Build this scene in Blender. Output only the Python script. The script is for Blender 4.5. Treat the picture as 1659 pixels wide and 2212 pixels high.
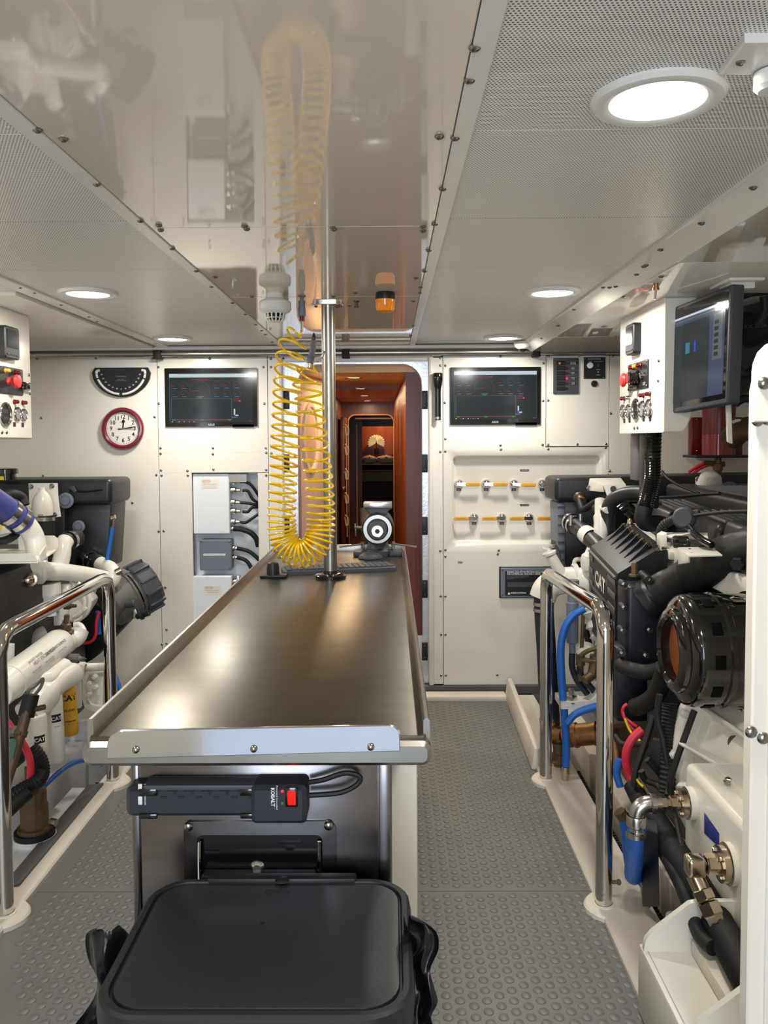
import bpy, bmesh, math, random
from mathutils import Vector, Matrix
for o in list(bpy.data.objects): bpy.data.objects.remove(o)
SC = bpy.context.scene
COL = SC.collection
R = random.Random(7)
V = Vector
PI = math.pi

# ------------------------------------------------------------------ camera
FPX = 1750.0; CX = 829.5; CY = 1031.0
VPX, VPY = 842.0, 948.0
EYE = V((0, 0, 1.5))
_dy = V(((VPX-CX)/FPX, (VPY-CY)/FPX, 1)).normalized()
_r = math.radians(0.3)
_u = V((-math.sin(_r), -math.cos(_r), 0)); _u = (_u - _dy*_u.dot(_dy)).normalized()
_x = _dy.cross(_u).normalized()
def c2w(v): return V((_x.dot(v), _dy.dot(v), _u.dot(v)))
cam_d = bpy.data.cameras.new('camera'); cam = bpy.data.objects.new('camera', cam_d); COL.objects.link(cam)
right, up, back = c2w(V((1,0,0))), c2w(V((0,-1,0))), c2w(V((0,0,-1)))
cam.matrix_world = Matrix(((right.x, up.x, back.x, 0), (right.y, up.y, back.y, 0), (right.z, up.z, back.z, 1.5), (0,0,0,1)))
cam_d.sensor_fit = 'AUTO'; cam_d.sensor_width = 36; cam_d.lens = FPX/2212*36
cam_d.shift_y = -(1106-CY)/2212; cam_d.shift_x = 0
cam_d.clip_start = 0.02; cam_d.clip_end = 60
SC.camera = cam
def ray(px, py): return c2w(V(((px-CX)/FPX, (py-CY)/FPX, 1)))
def P(px, py, Y):            # point of the line of sight at distance Y into the room
    d = ray(px, py); return EYE + d*(Y/d.y)
def PZ(px, py, z):           # ... on a level plane
    d = ray(px, py); return EYE + d*((z-1.5)/d.z)
def PX(px, py, X):           # ... on a fore-and-aft plane
    d = ray(px, py); return EYE + d*(X/d.x)
def rad(npx, Y): return npx*Y/FPX

# ------------------------------------------------------------------ world, light, exposure
SC.view_settings.view_transform = 'Standard'; SC.view_settings.look = 'None'
SC.view_settings.gamma = 1; SC.view_settings.use_curve_mapping = False
SC.view_settings.exposure = 0.14
w = bpy.data.worlds.new('world'); SC.world = w; w.use_nodes = True
w.node_tree.nodes['Background'].inputs[0].default_value = (0.72, 0.82, 1.0, 1)
w.node_tree.nodes['Background'].inputs[1].default_value = 0.85
def area(name, loc, aim, power, color, sx, sy=None, shape='RECTANGLE', spread=PI):
    l = bpy.data.lights.new(name, 'AREA'); l.energy = power; l.color = color; l.shape = shape
    l.size = sx; l.size_y = sy or sx; l.spread = spread
    o = bpy.data.objects.new(name, l); COL.objects.link(o); o.location = loc
    o.rotation_euler = V(aim).to_track_quat('-Z', 'Y').to_euler(); return o
DAY = area('daylight', (-0.35, -1.9, 1.35), (0, 1, -0.12), 58, (0.72, 0.84, 1.0), 1.2, 1.6)
LAMP_POWER = 9.5; LAMP_COL = (1.0, 0.95, 0.87)

# ------------------------------------------------------------------ materials
def S(r, g, b):
    f = lambda c: (c/255/12.92) if c <= 10 else ((c/255+0.055)/1.055)**2.4
    return (f(r), f(g), f(b), 1)
MATS = {}
def mat(name, col, rough=0.5, metal=0.0, spec=0.5, coat=0.0, noise=0.06, scale=12.0, bump=0.0, bscale=80.0, stretch=None, emit=None, est=0.0, ior=None, trans=0.0, alpha=None):
    m = bpy.data.materials.new(name); m.use_nodes = True
    nt = m.node_tree; b = nt.nodes['Principled BSDF']
    b.inputs['Roughness'].default_value = rough; b.inputs['Metallic'].default_value = metal
    b.inputs['Specular IOR Level'].default_value = spec
    if coat: b.inputs['Coat Weight'].default_value = coat; b.inputs['Coat Roughness'].default_value = 0.04
    if ior: b.inputs['IOR'].default_value = ior
    if trans: b.inputs['Transmission Weight'].default_value = trans
    tc = nt.nodes.new('ShaderNodeTexCoord'); mp = nt.nodes.new('ShaderNodeMapping')
    if stretch: mp.inputs['Scale'].default_value = stretch
    nt.links.new(tc.outputs['Object'], mp.inputs['Vector'])
    n = nt.nodes.new('ShaderNodeTexNoise'); n.inputs['Scale'].default_value = scale; n.inputs['Detail'].default_value = 4
    nt.links.new(mp.outputs[0], n.inputs['Vector'])
    rp = nt.nodes.new('ShaderNodeValToRGB')
    c = V(col[:3]); lo = c*(1-noise); hi = c*(1+noise)
    rp.color_ramp.elements[0].color = (*lo, 1); rp.color_ramp.elements[1].color = (*[min(1, h) for h in hi], 1)
    rp.color_ramp.elements[0].position = 0.3; rp.color_ramp.elements[1].position = 0.7
    nt.links.new(n.outputs['Fac'], rp.inputs[0]); nt.links.new(rp.outputs[0], b.inputs['Base Color'])
    if bump:
        n2 = nt.nodes.new('ShaderNodeTexNoise'); n2.inputs['Scale'].default_value = bscale; n2.inputs['Detail'].default_value = 3
        nt.links.new(mp.outputs[0], n2.inputs['Vector'])
        bp = nt.nodes.new('ShaderNodeBump'); bp.inputs['Strength'].default_value = bump; bp.inputs['Distance'].default_value = 0.002
        nt.links.new(n2.outputs['Fac'], bp.inputs['Height']); nt.links.new(bp.outputs[0], b.inputs['Normal'])
    if emit:
        b.inputs['Emission Color'].default_value = (*emit[:3], 1); b.inputs['Emission Strength'].default_value = est
    MATS[name] = m; return m
mat('gelcoat', S(232,226,214), 0.22, spec=0.5, noise=0.015, scale=3, bump=0.02, bscale=25)
mat('panel_white', S(234,228,216), 0.3, noise=0.012, scale=4)
mat('enclosure_white', S(236,238,242), 0.35, noise=0.01)
mat('enclosure_grey', S(112,120,132), 0.5, noise=0.03)
mat('curb', S(226,216,200), 0.5, noise=0.05, scale=9, bump=0.1, bscale=40)
mat('bilge', S(228,228,228), 0.45, noise=0.03)
mat('trim_white', S(228,224,216), 0.25, noise=0.015)
mat('steel', S(200,198,194), 0.22, 1.0, noise=0.05, scale=20)
mat('screw_steel', S(150,146,140), 0.25, 1.0, noise=0.05)
mat('chrome', S(214,210,206), 0.07, 1.0, noise=0.02)
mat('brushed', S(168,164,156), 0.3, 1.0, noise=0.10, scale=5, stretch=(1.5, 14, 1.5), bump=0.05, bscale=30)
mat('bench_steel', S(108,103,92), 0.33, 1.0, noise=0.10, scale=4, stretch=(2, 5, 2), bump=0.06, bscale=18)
mat('polished', S(222,224,228), 0.10, 1.0, noise=0.04, scale=7, bump=0.06, bscale=20)
mat('front_steel', S(124,120,120), 0.22, 1.0, noise=0.12, scale=6, stretch=(1.2, 1.2, 5))
mat('black_plastic', S(24,25,28), 0.45, noise=0.08, scale=30, bump=0.1, bscale=220)
mat('black_engine', S(30,30,32), 0.42, noise=0.10, scale=9, bump=0.08, bscale=90)
mat('black_gloss', S(14,14,15), 0.12, noise=0.05, coat=0.6)
mat('black_bag', S(13,13,15), 0.25, noise=0.15, scale=14, bump=0.5, bscale=26)
mat('navy_engine', S(22,24,34), 0.4, noise=0.08)
mat('rubber', S(20,20,21), 0.6, noise=0.1, scale=40)
mat('navy_hose', S(28,32,46), 0.55, noise=0.08)
mat('engine_white', S(226,222,210), 0.28, noise=0.03, scale=10, bump=0.10, bscale=45)
mat('yellow_hose', S(240,196,12), 0.22, noise=0.03, coat=0.4)
mat('filter_yellow', S(206,150,40), 0.4, noise=0.03)
mat('blue_hose', S(36,104,192), 0.4, noise=0.04)
mat('blue_silicone', S(60,66,130), 0.45, noise=0.05)
mat('red_cable', S(206,44,62), 0.42, noise=0.05)
mat('yellow_wire', S(226,196,30), 0.4)
mat('bronze', S(176,128,82), 0.38, 0.9, noise=0.15, scale=25)
mat('dull_bronze', S(112,92,64), 0.55, 0.6, noise=0.15, scale=25)
mat('nickel', S(196,182,160), 0.2, 1.0, noise=0.05)
mat('brown_pipe', S(96,74,58), 0.45, 0.4, noise=0.15)
mat('cast_grey', S(104,102,98), 0.55, 0.3, noise=0.12, scale=18)
mat('dark_grey', S(66,68,74), 0.5, noise=0.08)
mat('mid_grey', S(98,98,98), 0.55, noise=0.06)
mat('lever_yellow', S(226,166,52), 0.4, noise=0.03)
mat('clock_red', S(118,32,48), 0.25, coat=0.4, noise=0.02)
mat('clock_face', S(232,228,218), 0.4, noise=0.01)
mat('slot_black', S(4,4,5), 0.7, spec=0.1, noise=0.02)
mat('ink', S(20,20,22), 0.5, noise=0.02)
mat('white_ink', S(230,230,228), 0.5, noise=0.02)
mat('grey_ink', S(130,130,132), 0.5, noise=0.02)
mat('red_ink', S(200,50,50), 0.4)
mat('amber', S(236,140,14), 0.12, noise=0.03, coat=0.5, emit=S(236,120,8), est=0.12)
mat('dark_red', S(96,12,20), 0.25, noise=0.06)
mat('fluid_red', S(120,18,28), 0.15, noise=0.05, coat=0.5)
mat('mahogany', S(98,44,30), 0.35, noise=0.35, scale=4, stretch=(9, 9, 0.7))
mat('jamb_wood', S(108,56,50), 0.4, noise=0.18, scale=7, stretch=(12, 12, 0.5))
mat('passage_ceiling', S(226,172,108), 0.3, noise=0.04)
mat('orange_wood', S(150,74,34), 0.35, noise=0.3, scale=3, stretch=(7, 7, 0.6))
mat('linen', S(224,208,180), 0.7, noise=0.03)
mat('dark_fabric', S(44,30,30), 0.8, noise=0.1)
mat('grey_fabric', S(120,104,84), 0.8, noise=0.08)
mat('foil', S(214,216,220), 0.3, 0.7, noise=0.05, bump=0.4, bscale=60)
mat('door_cream', S(226,206,188), 0.22, noise=0.02)
mat('door_glass', S(206,176,156), 0.08, noise=0.02, coat=0.5)
mat('filter_paper', S(150,84,30), 0.7, noise=0.12, scale=60)
mat('detector', S(224,222,214), 0.35, noise=0.01)
mat('glass_dark', S(10,12,14), 0.05, coat=0.8, noise=0.02)
mat('label_green', S(60,110,90), 0.5)
mat('label_blue', S(40,54,130), 0.4)
mat('label_warn', S(236,206,30), 0.5)
mat('key_grey', S(70,72,76), 0.5, noise=0.04)
def screen_mat(name, col, st, rough=0.12):
    return mat(name, S(8,9,11), rough, noise=0.02, emit=col, est=st)
screen_mat('screen', S(40,46,50), 0.8); screen_mat('screen_blue', S(76,88,116), 0.55)
mat('strip_plastic', S(38,40,48), 0.42, noise=0.06, scale=30)
screen_mat('px_white', S(190,205,215), 0.9); screen_mat('px_cyan', S(60,120,150), 0.8); screen_mat('px_red', S(190,50,50), 0.8)
screen_mat('px_green', S(60,150,60), 0.8); screen_mat('px_yellow', S(130,128,80), 0.7); screen_mat('px_grey', S(92,98,102), 0.8)
screen_mat('px_blue', S(40,70,190), 0.9); screen_mat('led_red', S(255,50,50), 1.3); screen_mat('switch_red', S(255,36,28), 1.0)
screen_mat('lcd_grey', S(70,76,80), 0.35)
mat('lens', S(255,250,240), 0.3, emit=(1.0, 0.96, 0.88), est=9.0)
mat('warm_lens', S(255,230,190), 0.3, emit=(1.0, 0.78, 0.5), est=3.0)
mat('fan_paper', S(236,222,186), 0.6, emit=(1.0, 0.8, 0.5), est=0.14)

def special_mats():
    # mirror-gloss beige lacquer of the centre ceiling panel
    m = mat('gloss_ceiling', S(232,219,203), 0.09, spec=0.5, noise=0.015, scale=2, bump=0.015, bscale=6)
    b = m.node_tree.nodes['Principled BSDF']; b.inputs['IOR'].default_value = 1.95
    b.inputs['Roughness'].default_value = 0.04
    m = mat('gloss_soffit', S(222,216,204), 0.05, noise=0.015, scale=2); m.node_tree.nodes['Principled BSDF'].inputs['IOR'].default_value = 1.9
    # perforated aluminium: a staggered grid of dark holes, plain colour otherwise
    m = mat('perforated', S(238,235,228), 0.34, noise=0.02, scale=3)
    nt = m.node_tree; b = nt.nodes['Principled BSDF']; b.inputs['IOR'].default_value = 1.7
    tc = nt.nodes.new('ShaderNodeTexCoord'); sp = nt.nodes.new('ShaderNodeSeparateXYZ')
    nt.links.new(tc.outputs['Object'], sp.inputs[0])
    def M(op, a, b_=None, v=None):
        n = nt.nodes.new('ShaderNodeMath'); n.operation = op
        for i, q in enumerate((a, b_, v)):
            if q is None: continue
            if isinstance(q, (int, float)): n.inputs[i].default_value = q
            else: nt.links.new(q, n.inputs[i])
        return n.outputs[0]
    s = 0.0064
    def lattice(ox, oy):
        fx = M('SUBTRACT', M('FRACT', M('ADD', M('DIVIDE', sp.outputs[0], s), 100.5+ox)), 0.5)
        fy = M('SUBTRACT', M('FRACT', M('ADD', M('DIVIDE', sp.outputs[1], s*1.732), 100.5+oy)), 0.5)
        fy = M('MULTIPLY', fy, 1.732)
        return M('SQRT', M('ADD', M('MULTIPLY', fx, fx), M('MULTIPLY', fy, fy)))
    d = M('MINIMUM', lattice(0, 0), lattice(0.5, 0.5))
    hole = M('LESS_THAN', d, 0.27)
    mix = nt.nodes.new('ShaderNodeMix'); mix.data_type = 'RGBA'
    src = b.inputs['Base Color'].links[0].from_socket
    nt.links.new(hole, mix.inputs[0]); nt.links.new(src, mix.inputs[6]); mix.inputs[7].default_value = S(88,86,84)
    nt.links.new(mix.outputs[2], b.inputs['Base Color'])
    # grey studded rubber (the studs themselves are geometry)
    m = mat('floor_rubber', S(112,112,108), 0.42, noise=0.06, scale=5, bump=0.08, bscale=160)
special_mats()

# ------------------------------------------------------------------ mesh builders
def frame(d):
    d = V(d).normalized(); a = V((0,0,1)) if abs(d.z) < 0.9 else V((1,0,0))
    u = d.cross(a).normalized(); return u, d.cross(u).normalized()
class MB:
    def __init__(s): s.v = []; s.f = []
    def add(s, vs, fs):
        k = len(s.v); s.v += [V(p) for p in vs]; s.f += [tuple(i+k for i in f) for f in fs]; return s
    def bm(s, bm):
        bm.verts.index_update(); s.add([v.co.copy() for v in bm.verts], [[v.index for v in f.verts] for f in bm.faces]); bm.free(); return s
    def hexa(s, a, b, bev=0.0, seg=2):
        bm = bmesh.new(); q = [bm.verts.new(p) for p in list(a)+list(b)]
        for f in ((0,1,2,3),(7,6,5,4),(0,4,5,1),(1,5,6,2),(2,6,7,3),(3,7,4,0)): bm.faces.new([q[i] for i in f])
        bmesh.ops.recalc_face_normals(bm, faces=bm.faces)
        if bev: bmesh.ops.bevel(bm, geom=bm.edges[:], offset=bev, segments=seg, profile=0.5, affect='EDGES', clamp_overlap=True)
        return s.bm(bm)
    def box(s, lo, hi, bev=0.0, seg=2):
        x0,y0,z0 = lo; x1,y1,z1 = hi
        return s.hexa([(x0,y0,z0),(x1,y0,z0),(x1,y0,z1),(x0,y0,z1)], [(x0,y1,z0),(x1,y1,z0),(x1,y1,z1),(x0,y1,z1)], bev, seg)
    def cbox(s, c, size, bev=0.0, ax=None, seg=2):     # centred box, optionally along axes ax=(u,v,w)
        c = V(c); u, v, w_ = ax or (V((1,0,0)), V((0,1,0)), V((0,0,1)))
        u, v, w_ = V(u)*size[0]/2, V(v)*size[1]/2, V(w_)*size[2]/2
        return s.hexa([c-u-v-w_, c+u-v-w_, c+u-v+w_, c-u-v+w_], [c-u+v-w_, c+u+v-w_, c+u+v+w_, c-u+v+w_], bev, seg)
    def tube(s, pts, r, n=10, smooth=6, caps=True, closed=False, rf=None):
        pts = [V(p) for p in pts]
        if smooth > 1 and len(pts) > 2:
            out = []
            for i in range(len(pts)-1):
                p0 = pts[max(0,i-1)]; p1 = pts[i]; p2 = pts[i+1]; p3 = pts[min(len(pts)-1,i+2)]
                for k in range(smooth):
                    t = k/smooth
                    out.append(0.5*((2*p1)+(p2-p0)*t+(2*p0-5*p1+4*p2-p3)*t*t+(3*p1-p0-3*p2+p3)*t**3))
            out.append(pts[-1]); pts = out
        m = len(pts); vs = []; u = None; L = 0
        for i, p in enumerate(pts):
            t = (pts[min(i+1,m-1)]-pts[max(i-1,0)])
            t = t.normalized() if t.length > 1e-9 else V((0,0,1))
            if u is None: u, _ = frame(t)
            u = (u - t*u.dot(t)); u = u.normalized() if u.length > 1e-6 else frame(t)[0]
            v = t.cross(u)
            if i: L += (p-pts[i-1]).length
            rr = r[min(i, len(r)-1)] if isinstance(r, (list, tuple)) else r
            if rf: rr *= rf(L)
            for k in range(n):
                a = 2*PI*k/n; vs.append(p + (u*math.cos(a)+v*math.sin(a))*rr)
        fs = [(i*n+k, i*n+(k+1)%n, (i+1)*n+(k+1)%n, (i+1)*n+k) for i in range(m-1) for k in range(n)]
        if caps: fs += [tuple(range(n-1,-1,-1)), tuple((m-1)*n+k for k in range(n))]
        return s.add(vs, fs)
    def hose(s, pts, r, pitch=0.008, amp=0.08, n=12):       # corrugated
        pts = [V(p) for p in pts]; L = sum((pts[i+1]-pts[i]).length for i in range(len(pts)-1))
        k = max(4, int(L/pitch*2/(len(pts)-1)))
        cnt = [0]
        def rf(l): cnt[0] += 1; return 1+amp*(1 if cnt[0] % 2 else -1)
        return s.tube(pts, r, n, min(k, 60), rf=rf)
    def cyl(s, a, b, r, r2=None, n=20, bev=0.0):
        a, b = V(a), V(b); r2 = r if r2 is None else r2
        d = (b-a); L = d.length; d = d/L
        prof = [(0,0),(max(r-bev,1e-5),0),(r,bev),(r2,L-bev),(max(r2-bev,1e-5),L),(0,L)] if bev else [(0,0),(r,0),(r2,L),(0,L)]
        return s.lathe(prof, a, d, n)
    def lathe(s, prof, o, d, n=24):                          # profile of (radius, distance along d)
        o = V(o); d = V(d).normalized(); u, v = frame(d); vs = []; ids = []
        for r, h in prof:
            if r < 1e-6: ids.append([len(vs)]); vs.append(o+d*h)
            else:
                ids.append(list(range(len(vs), len(vs)+n)))
                vs += [o+d*h+(u*math.cos(2*PI*k/n)+v*math.sin(2*PI*k/n))*r for k in range(n)]
        fs = []
        for A, B in zip(ids, ids[1:]):
            for k in range(n):
                a0, a1, b0, b1 = A[k % len(A)], A[(k+1) % len(A)], B[k % len(B)], B[(k+1) % len(B)]
                f = []
                for q in (a0, a1, b1, b0):
                    if q not in f: f.append(q)
                if len(f) > 2: fs.append(f)
        return s.add(vs, fs)
    def prism(s, poly, o, u, v, d, bev=0.0):                 # outline in (u,v), extruded by the vector d
        o, u, v, d = V(o), V(u), V(v), V(d)
        a = [o+u*x+v*y for x, y in poly]; n = len(a)
        if bev:
            cx = sum(p[0] for p in poly)/n; cy = sum(p[1] for p in poly)/n
            mx = max(max(abs(p[0]-cx), abs(p[1]-cy)) for p in poly)
            dn = d.normalized()
            ins = []
            for i in range(n):
                p0, p1, p2 = V(poly[i-1]), V(poly[i]), V(poly[(i+1) % n])
                e = ((p1-p0).normalized()+(p2-p1).normalized())
                nn = V((e.y, -e.x)); nn = nn.normalized() if nn.length > 1e-6 else V((0,0))
                ins.append(p1-nn*bev)
            ar = sum(poly[i-1][0]*poly[i][1]-poly[i][0]*poly[i-1][1] for i in range(n))
            if ar < 0: ins = [2*V(poly[i])-ins[i] for i in range(n)]
            b = [p+d-dn*bev for p in a]; c = [o+u*x+v*y+d for x, y in ins]
            k = [a, b, c]
        else: k = [a, [p+d for p in a]]
        vs = [p for r_ in k for p in r_]; m = len(k)
        fs = [(i*n+j, i*n+(j+1) % n, (i+1)*n+(j+1) % n, (i+1)*n+j) for i in range(m-1) for j in range(n)]
        fs += [tuple(range(n-1,-1,-1)), tuple((m-1)*n+j for j in range(n))]
        return s.add(vs, fs)
    def loops(s, ls, closed=True, cap0=False, cap1=False):   # bridge equal-length vertex loops
        n = len(ls[0]); k = len(s.v); s.v += [V(p) for l in ls for p in l]
        for i in range(len(ls)-1):
            for j in range(n if closed else n-1):
                s.f.append((k+i*n+j, k+i*n+(j+1) % n, k+(i+1)*n+(j+1) % n, k+(i+1)*n+j))
        if cap0: s.f.append(tuple(k+j for j in range(n-1,-1,-1)))
        if cap1: s.f.append(tuple(k+(len(ls)-1)*n+j for j in range(n)))
        return s
    def build(s, name, m, parent=None, ang=35, recalc=True, bump=None):
        lo = V([min(p[i] for p in s.v) for i in range(3)]); hi = V([max(p[i] for p in s.v) for i in range(3)])
        c = (lo+hi)/2
        me = bpy.data.meshes.new(name); me.from_pydata([p-c for p in s.v], [], s.f)
        if recalc:
            b = bmesh.new(); b.from_mesh(me); bmesh.ops.recalc_face_normals(b, faces=b.faces); b.to_mesh(me); b.free()
        me.shade_smooth(); me.set_sharp_from_angle(angle=math.radians(ang))
        me.materials.append(MATS[m]); return put(name, me, c, parent)
WPOS = {}
def put(name, me, loc, parent=None, rot=None):
    o = bpy.data.objects.new(name, me); COL.objects.link(o); loc = V(loc)
    if parent is not None: o.parent = parent; o.location = loc - WPOS[parent]
    else: o.location = loc
    if rot is not None: o.rotation_euler = rot
    WPOS[o] = loc; return o
def tag(o, label, cat, group=None):
    o['label'] = label; o['category'] = cat
    if group: o['group'] = group
    return o
def T(name, label, cat, loc, group=None):
    o = bpy.data.objects.new(name, None); COL.objects.link(o); o.location = V(loc); o.empty_display_size = 0.05
    WPOS[o] = V(loc); return tag(o, label, cat, group)
def struct(o): o['kind'] = 'structure'; return o
def stuff(o): o['kind'] = 'stuff'; return o
def rrect(w_, h, r, n=5, c=(0,0)):
    out = []
    for (sx, sy, a0) in ((1,1,0),(-1,1,90),(-1,-1,180),(1,-1,270)):
        for k in range(n+1):
            a = math.radians(a0+90*k/n); out.append((c[0]+sx*(w_/2-r)+r*math.cos(a), c[1]+sy*(h/2-r)+r*math.sin(a)))
    return out
def ring(c, r, n=32): return [(c[0]+r*math.cos(2*PI*k/n), c[1]+r*math.sin(2*PI*k/n)) for k in range(n)]
def txt(s, size, loc, xd, yd, m, parent, name='lettering', align='CENTER', bold=0.0, sx=1.0):
    cu = bpy.data.curves.new(name, 'FONT'); cu.body = s; cu.size = size; cu.align_x = align; cu.align_y = 'CENTER'
    cu.resolution_u = 2; cu.offset = bold
    t = bpy.data.objects.new(name, cu); COL.objects.link(t)
    dg = bpy.context.evaluated_depsgraph_get(); me = bpy.data.meshes.new_from_object(t.evaluated_get(dg))
    bpy.data.objects.remove(t); bpy.data.curves.remove(cu)
    xd, yd = V(xd).normalized(), V(yd).normalized(); zd = xd.cross(yd)
    for v in me.vertices: v.co = xd*v.co.x*sx + yd*v.co.y + zd*v.co.z
    me.name = name; me.materials.clear(); me.materials.append(MATS[m]); return put(name, me, loc, parent)
X_, Y_, Z_ = V((1,0,0)), V((0,1,0)), V((0,0,1))
# one pan-head screw, its mesh shared by all
_s = MB().lathe([(0,0),(0.0085,0),(0.0088,0.0015),(0.0072,0.004),(0.004,0.0058),(0,0.0064)], (0,0,0), Z_, 12)
_so = _s.build('screw', 'screw_steel'); SCREW = _so.data; bpy.data.objects.remove(_so)
for v in SCREW.vertices: v.co.z += 0.0032
def screw(p, n, parent, k=1.0):
    o = put('screw', SCREW, p, parent, V(n).to_track_quat('Z', 'Y').to_euler()); o.scale = (k, k, k); return o
# ================================================================== THE SETTING
H = 2.03; WB = 4.72
def W(px, py, d=0.0): return P(px, py, WB-d)
DOWN = V((0,0,-1)); TOCAM = V((0,-1,0))
# ---- floor: two sheets of grey studded rubber on the sole
sole = struct(MB().box((-1.27,-1.4,-0.4), (0.828,4.84,-0.006)).build('floor', 'mid_grey'))
sheets = [MB().box((-1.20,-1.4,-0.006), (0.70,2.62,0.0), 0.001, 1).build('floor_sheet', 'floor_rubber', sole),
          MB().box((-1.20,2.623,-0.006), (0.70,4.62,0.0), 0.001, 1).build('floor_sheet', 'floor_rubber', sole)]
SP = 0.0415
PROF = [(0.0138,0.0),(0.0134,0.0016),(0.0122,0.0023),(0,0.0025)]
st = MB().lathe(PROF, (0,0,0), Z_, 14).build('floor_stud', 'floor_rubber'); STUD = st.data; bpy.data.objects.remove(st)
for v in STUD.vertices: v.co.z += 0.00125
spots = []
for i in range(-40, 30):
    for j in range(20, 112):
        x = i*SP*0.866; y = j*SP + (SP/2 if i % 2 else 0)
        if not (1.93 < y < 4.55) or abs(y-2.62) < 0.016: continue
        if 0.085 < x < 0.655 or -1.15 < x < -0.60: spots.append((x, y))
def in_view(p):
    px = VPX + FPX*p[0]/p[1]; return 0 < px < 1659
spots = [p for p in spots if in_view(p)]
spots.sort(key=lambda p: p[1] if (p[0] > 0 or p[1] > 2.3) else 9)
for x, y in spots[:300]: put('floor_stud', STUD, (x, y, 0), sheets[0 if y < 2.62 else 1])
far = [MB(), MB()]
for x, y in spots[300:]: far[0 if y < 2.62 else 1].lathe(PROF, (x, y, 0), Z_, 8)
for k in (0, 1):
    if far[k].v: stuff(far[k].build('floor_studs', 'floor_rubber', sheets[k], recalc=False))
# ---- bilge either side, cream curbs along the aisle
struct(MB().box((0.828,-1.4,-0.42), (2.3,4.84,-0.38)).build('floor_bilge_right', 'bilge'))
struct(MB().box((-2.5,-1.4,-0.42), (-1.27,4.84,-0.38)).build('floor_bilge_left', 'bilge'))
def curb_outline(xi, xo, posts, s):
    pts = [(xi, 1.5)]
    for y in posts:
        for k in range(-6, 7):
            a = k/6; b = 0.045*math.cos(a*PI/2)**0.8 if abs(a) < 1 else 0
            pts.append((xi-s*b, y+a*0.075))
    return pts + [(xi, 4.62), (xo, 4.62), (xo, 1.5)]
c1 = MB().prism(curb_outline(0.655, 0.825, (2.514, 3.471), 1), (0,0,-0.002), X_, Y_, Z_*0.022, 0.006).build('trim_1', 'curb')
struct(c1)
c2 = MB().prism(curb_outline(-1.185, -1.27, (2.468, 3.458), -1), (0,0,-0.002), X_, Y_, Z_*0.022, 0.006).build('trim_2', 'curb')
struct(c2)
struct(MB().box((0.19,4.56,-0.002), (0.66,4.66,0.03), 0.008).build('trim_3', 'curb'))       # sill in front of the lower panel
# ---- wall across the end of the room
back = struct(MB().box((-2.5,4.84,-0.4), (-0.60,4.90,2.05)).box((0.215,4.84,-0.4), (2.3,4.90,2.05)).box((-0.60,4.84,1.975), (0.215,4.90,2.05)).box((-0.60,4.84,-0.4),(0.215,4.90,0.30)).build('wall_back', 'enclosure_white'))
def wpanel(x0, y0, x1, y1, name='wall_panel', m='panel_white', g=0.0016):
    a, b = W(x0, y0), W(x1, y1); a.x = W(x0, 1000).x; b.x = W(x1, 1000).x
    return MB().box((a.x+g, WB, b.z+g), (b.x-g, WB+0.014, a.z-g), 0.0012, 1).build(name, m, back)
def scr(par, pts, k=0.85):
    for px, py in pts: screw(W(px, py), TOCAM, par, k)
ZT = W(340, 770).y
pA = wpanel(-260, 772, 343, 1760); scr(pA, [(80,775),(207,774),(329,775),(89,903),(334,901),(93,1028),(286,1086),(338,1026),(343,1148),(347,1270),(350,1392)])
pB = wpanel(343, 772, 580, 978); scr(pB, [(341+1,793),(453,775),(569,793),(343,872),(571,872),(347,968),(460,968),(574,968)])
pC = wpanel(343, 978, 580, 1021); scr(pC, [(347,979+1),(460,981),(575,978),(348,1016),(405,1017),(461,1014),(575,1015)])
pD = wpanel(343, 1021, 414, 1475); scr(pD, [(349,1027),(406,1027),(354,1147),(357,1269),(360,1360),(360,1390)])
pE = wpanel(556, 1021, 580, 1475); scr(pE, [(575,1027),(580,1194)])
pE2 = wpanel(414, 1475, 556, 1500)
pF = wpanel(580, 772, 604, 1500); scr(pF, [(580+5,775),(580+5,793),(582+4,979),(584+3,1196)])
struct(MB().box((-0.70,4.70,1.975),(0.30,4.735,2.03)).build('trim_4', 'trim_white'))
pG = wpanel(934, 772, 957, 1478); scr(pG, [(951,773),(951,790),(951,976),(951,1190),(952,1288),(953,1371),(953,1459)])
pH = wpanel(957, 768, 1179, 967); scr(pH, [(962,790),(1081,770),(1174,785),(961,870),(1173,866),(962,948),(1081,962),(1172,961)])
pI = wpanel(1179, 768, 1315, 964); scr(pI, [(1185,766+3),(1251,768),(1315-4,767),(1184,865),(1184,961),(1247,960),(1309,959)])
pK = wpanel(957, 1193, 1315, 1479); scr(pK, [(962,1202),(1075,1197),(1195,1196),(962,1288),(962,1371),(963,1459),(1074,1458),(1309,1290)])
pL = wpanel(1315, 768, 1900, 1479); scr(pL, [(1324,765+4),(1319,893),(1317,1017)])
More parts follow.
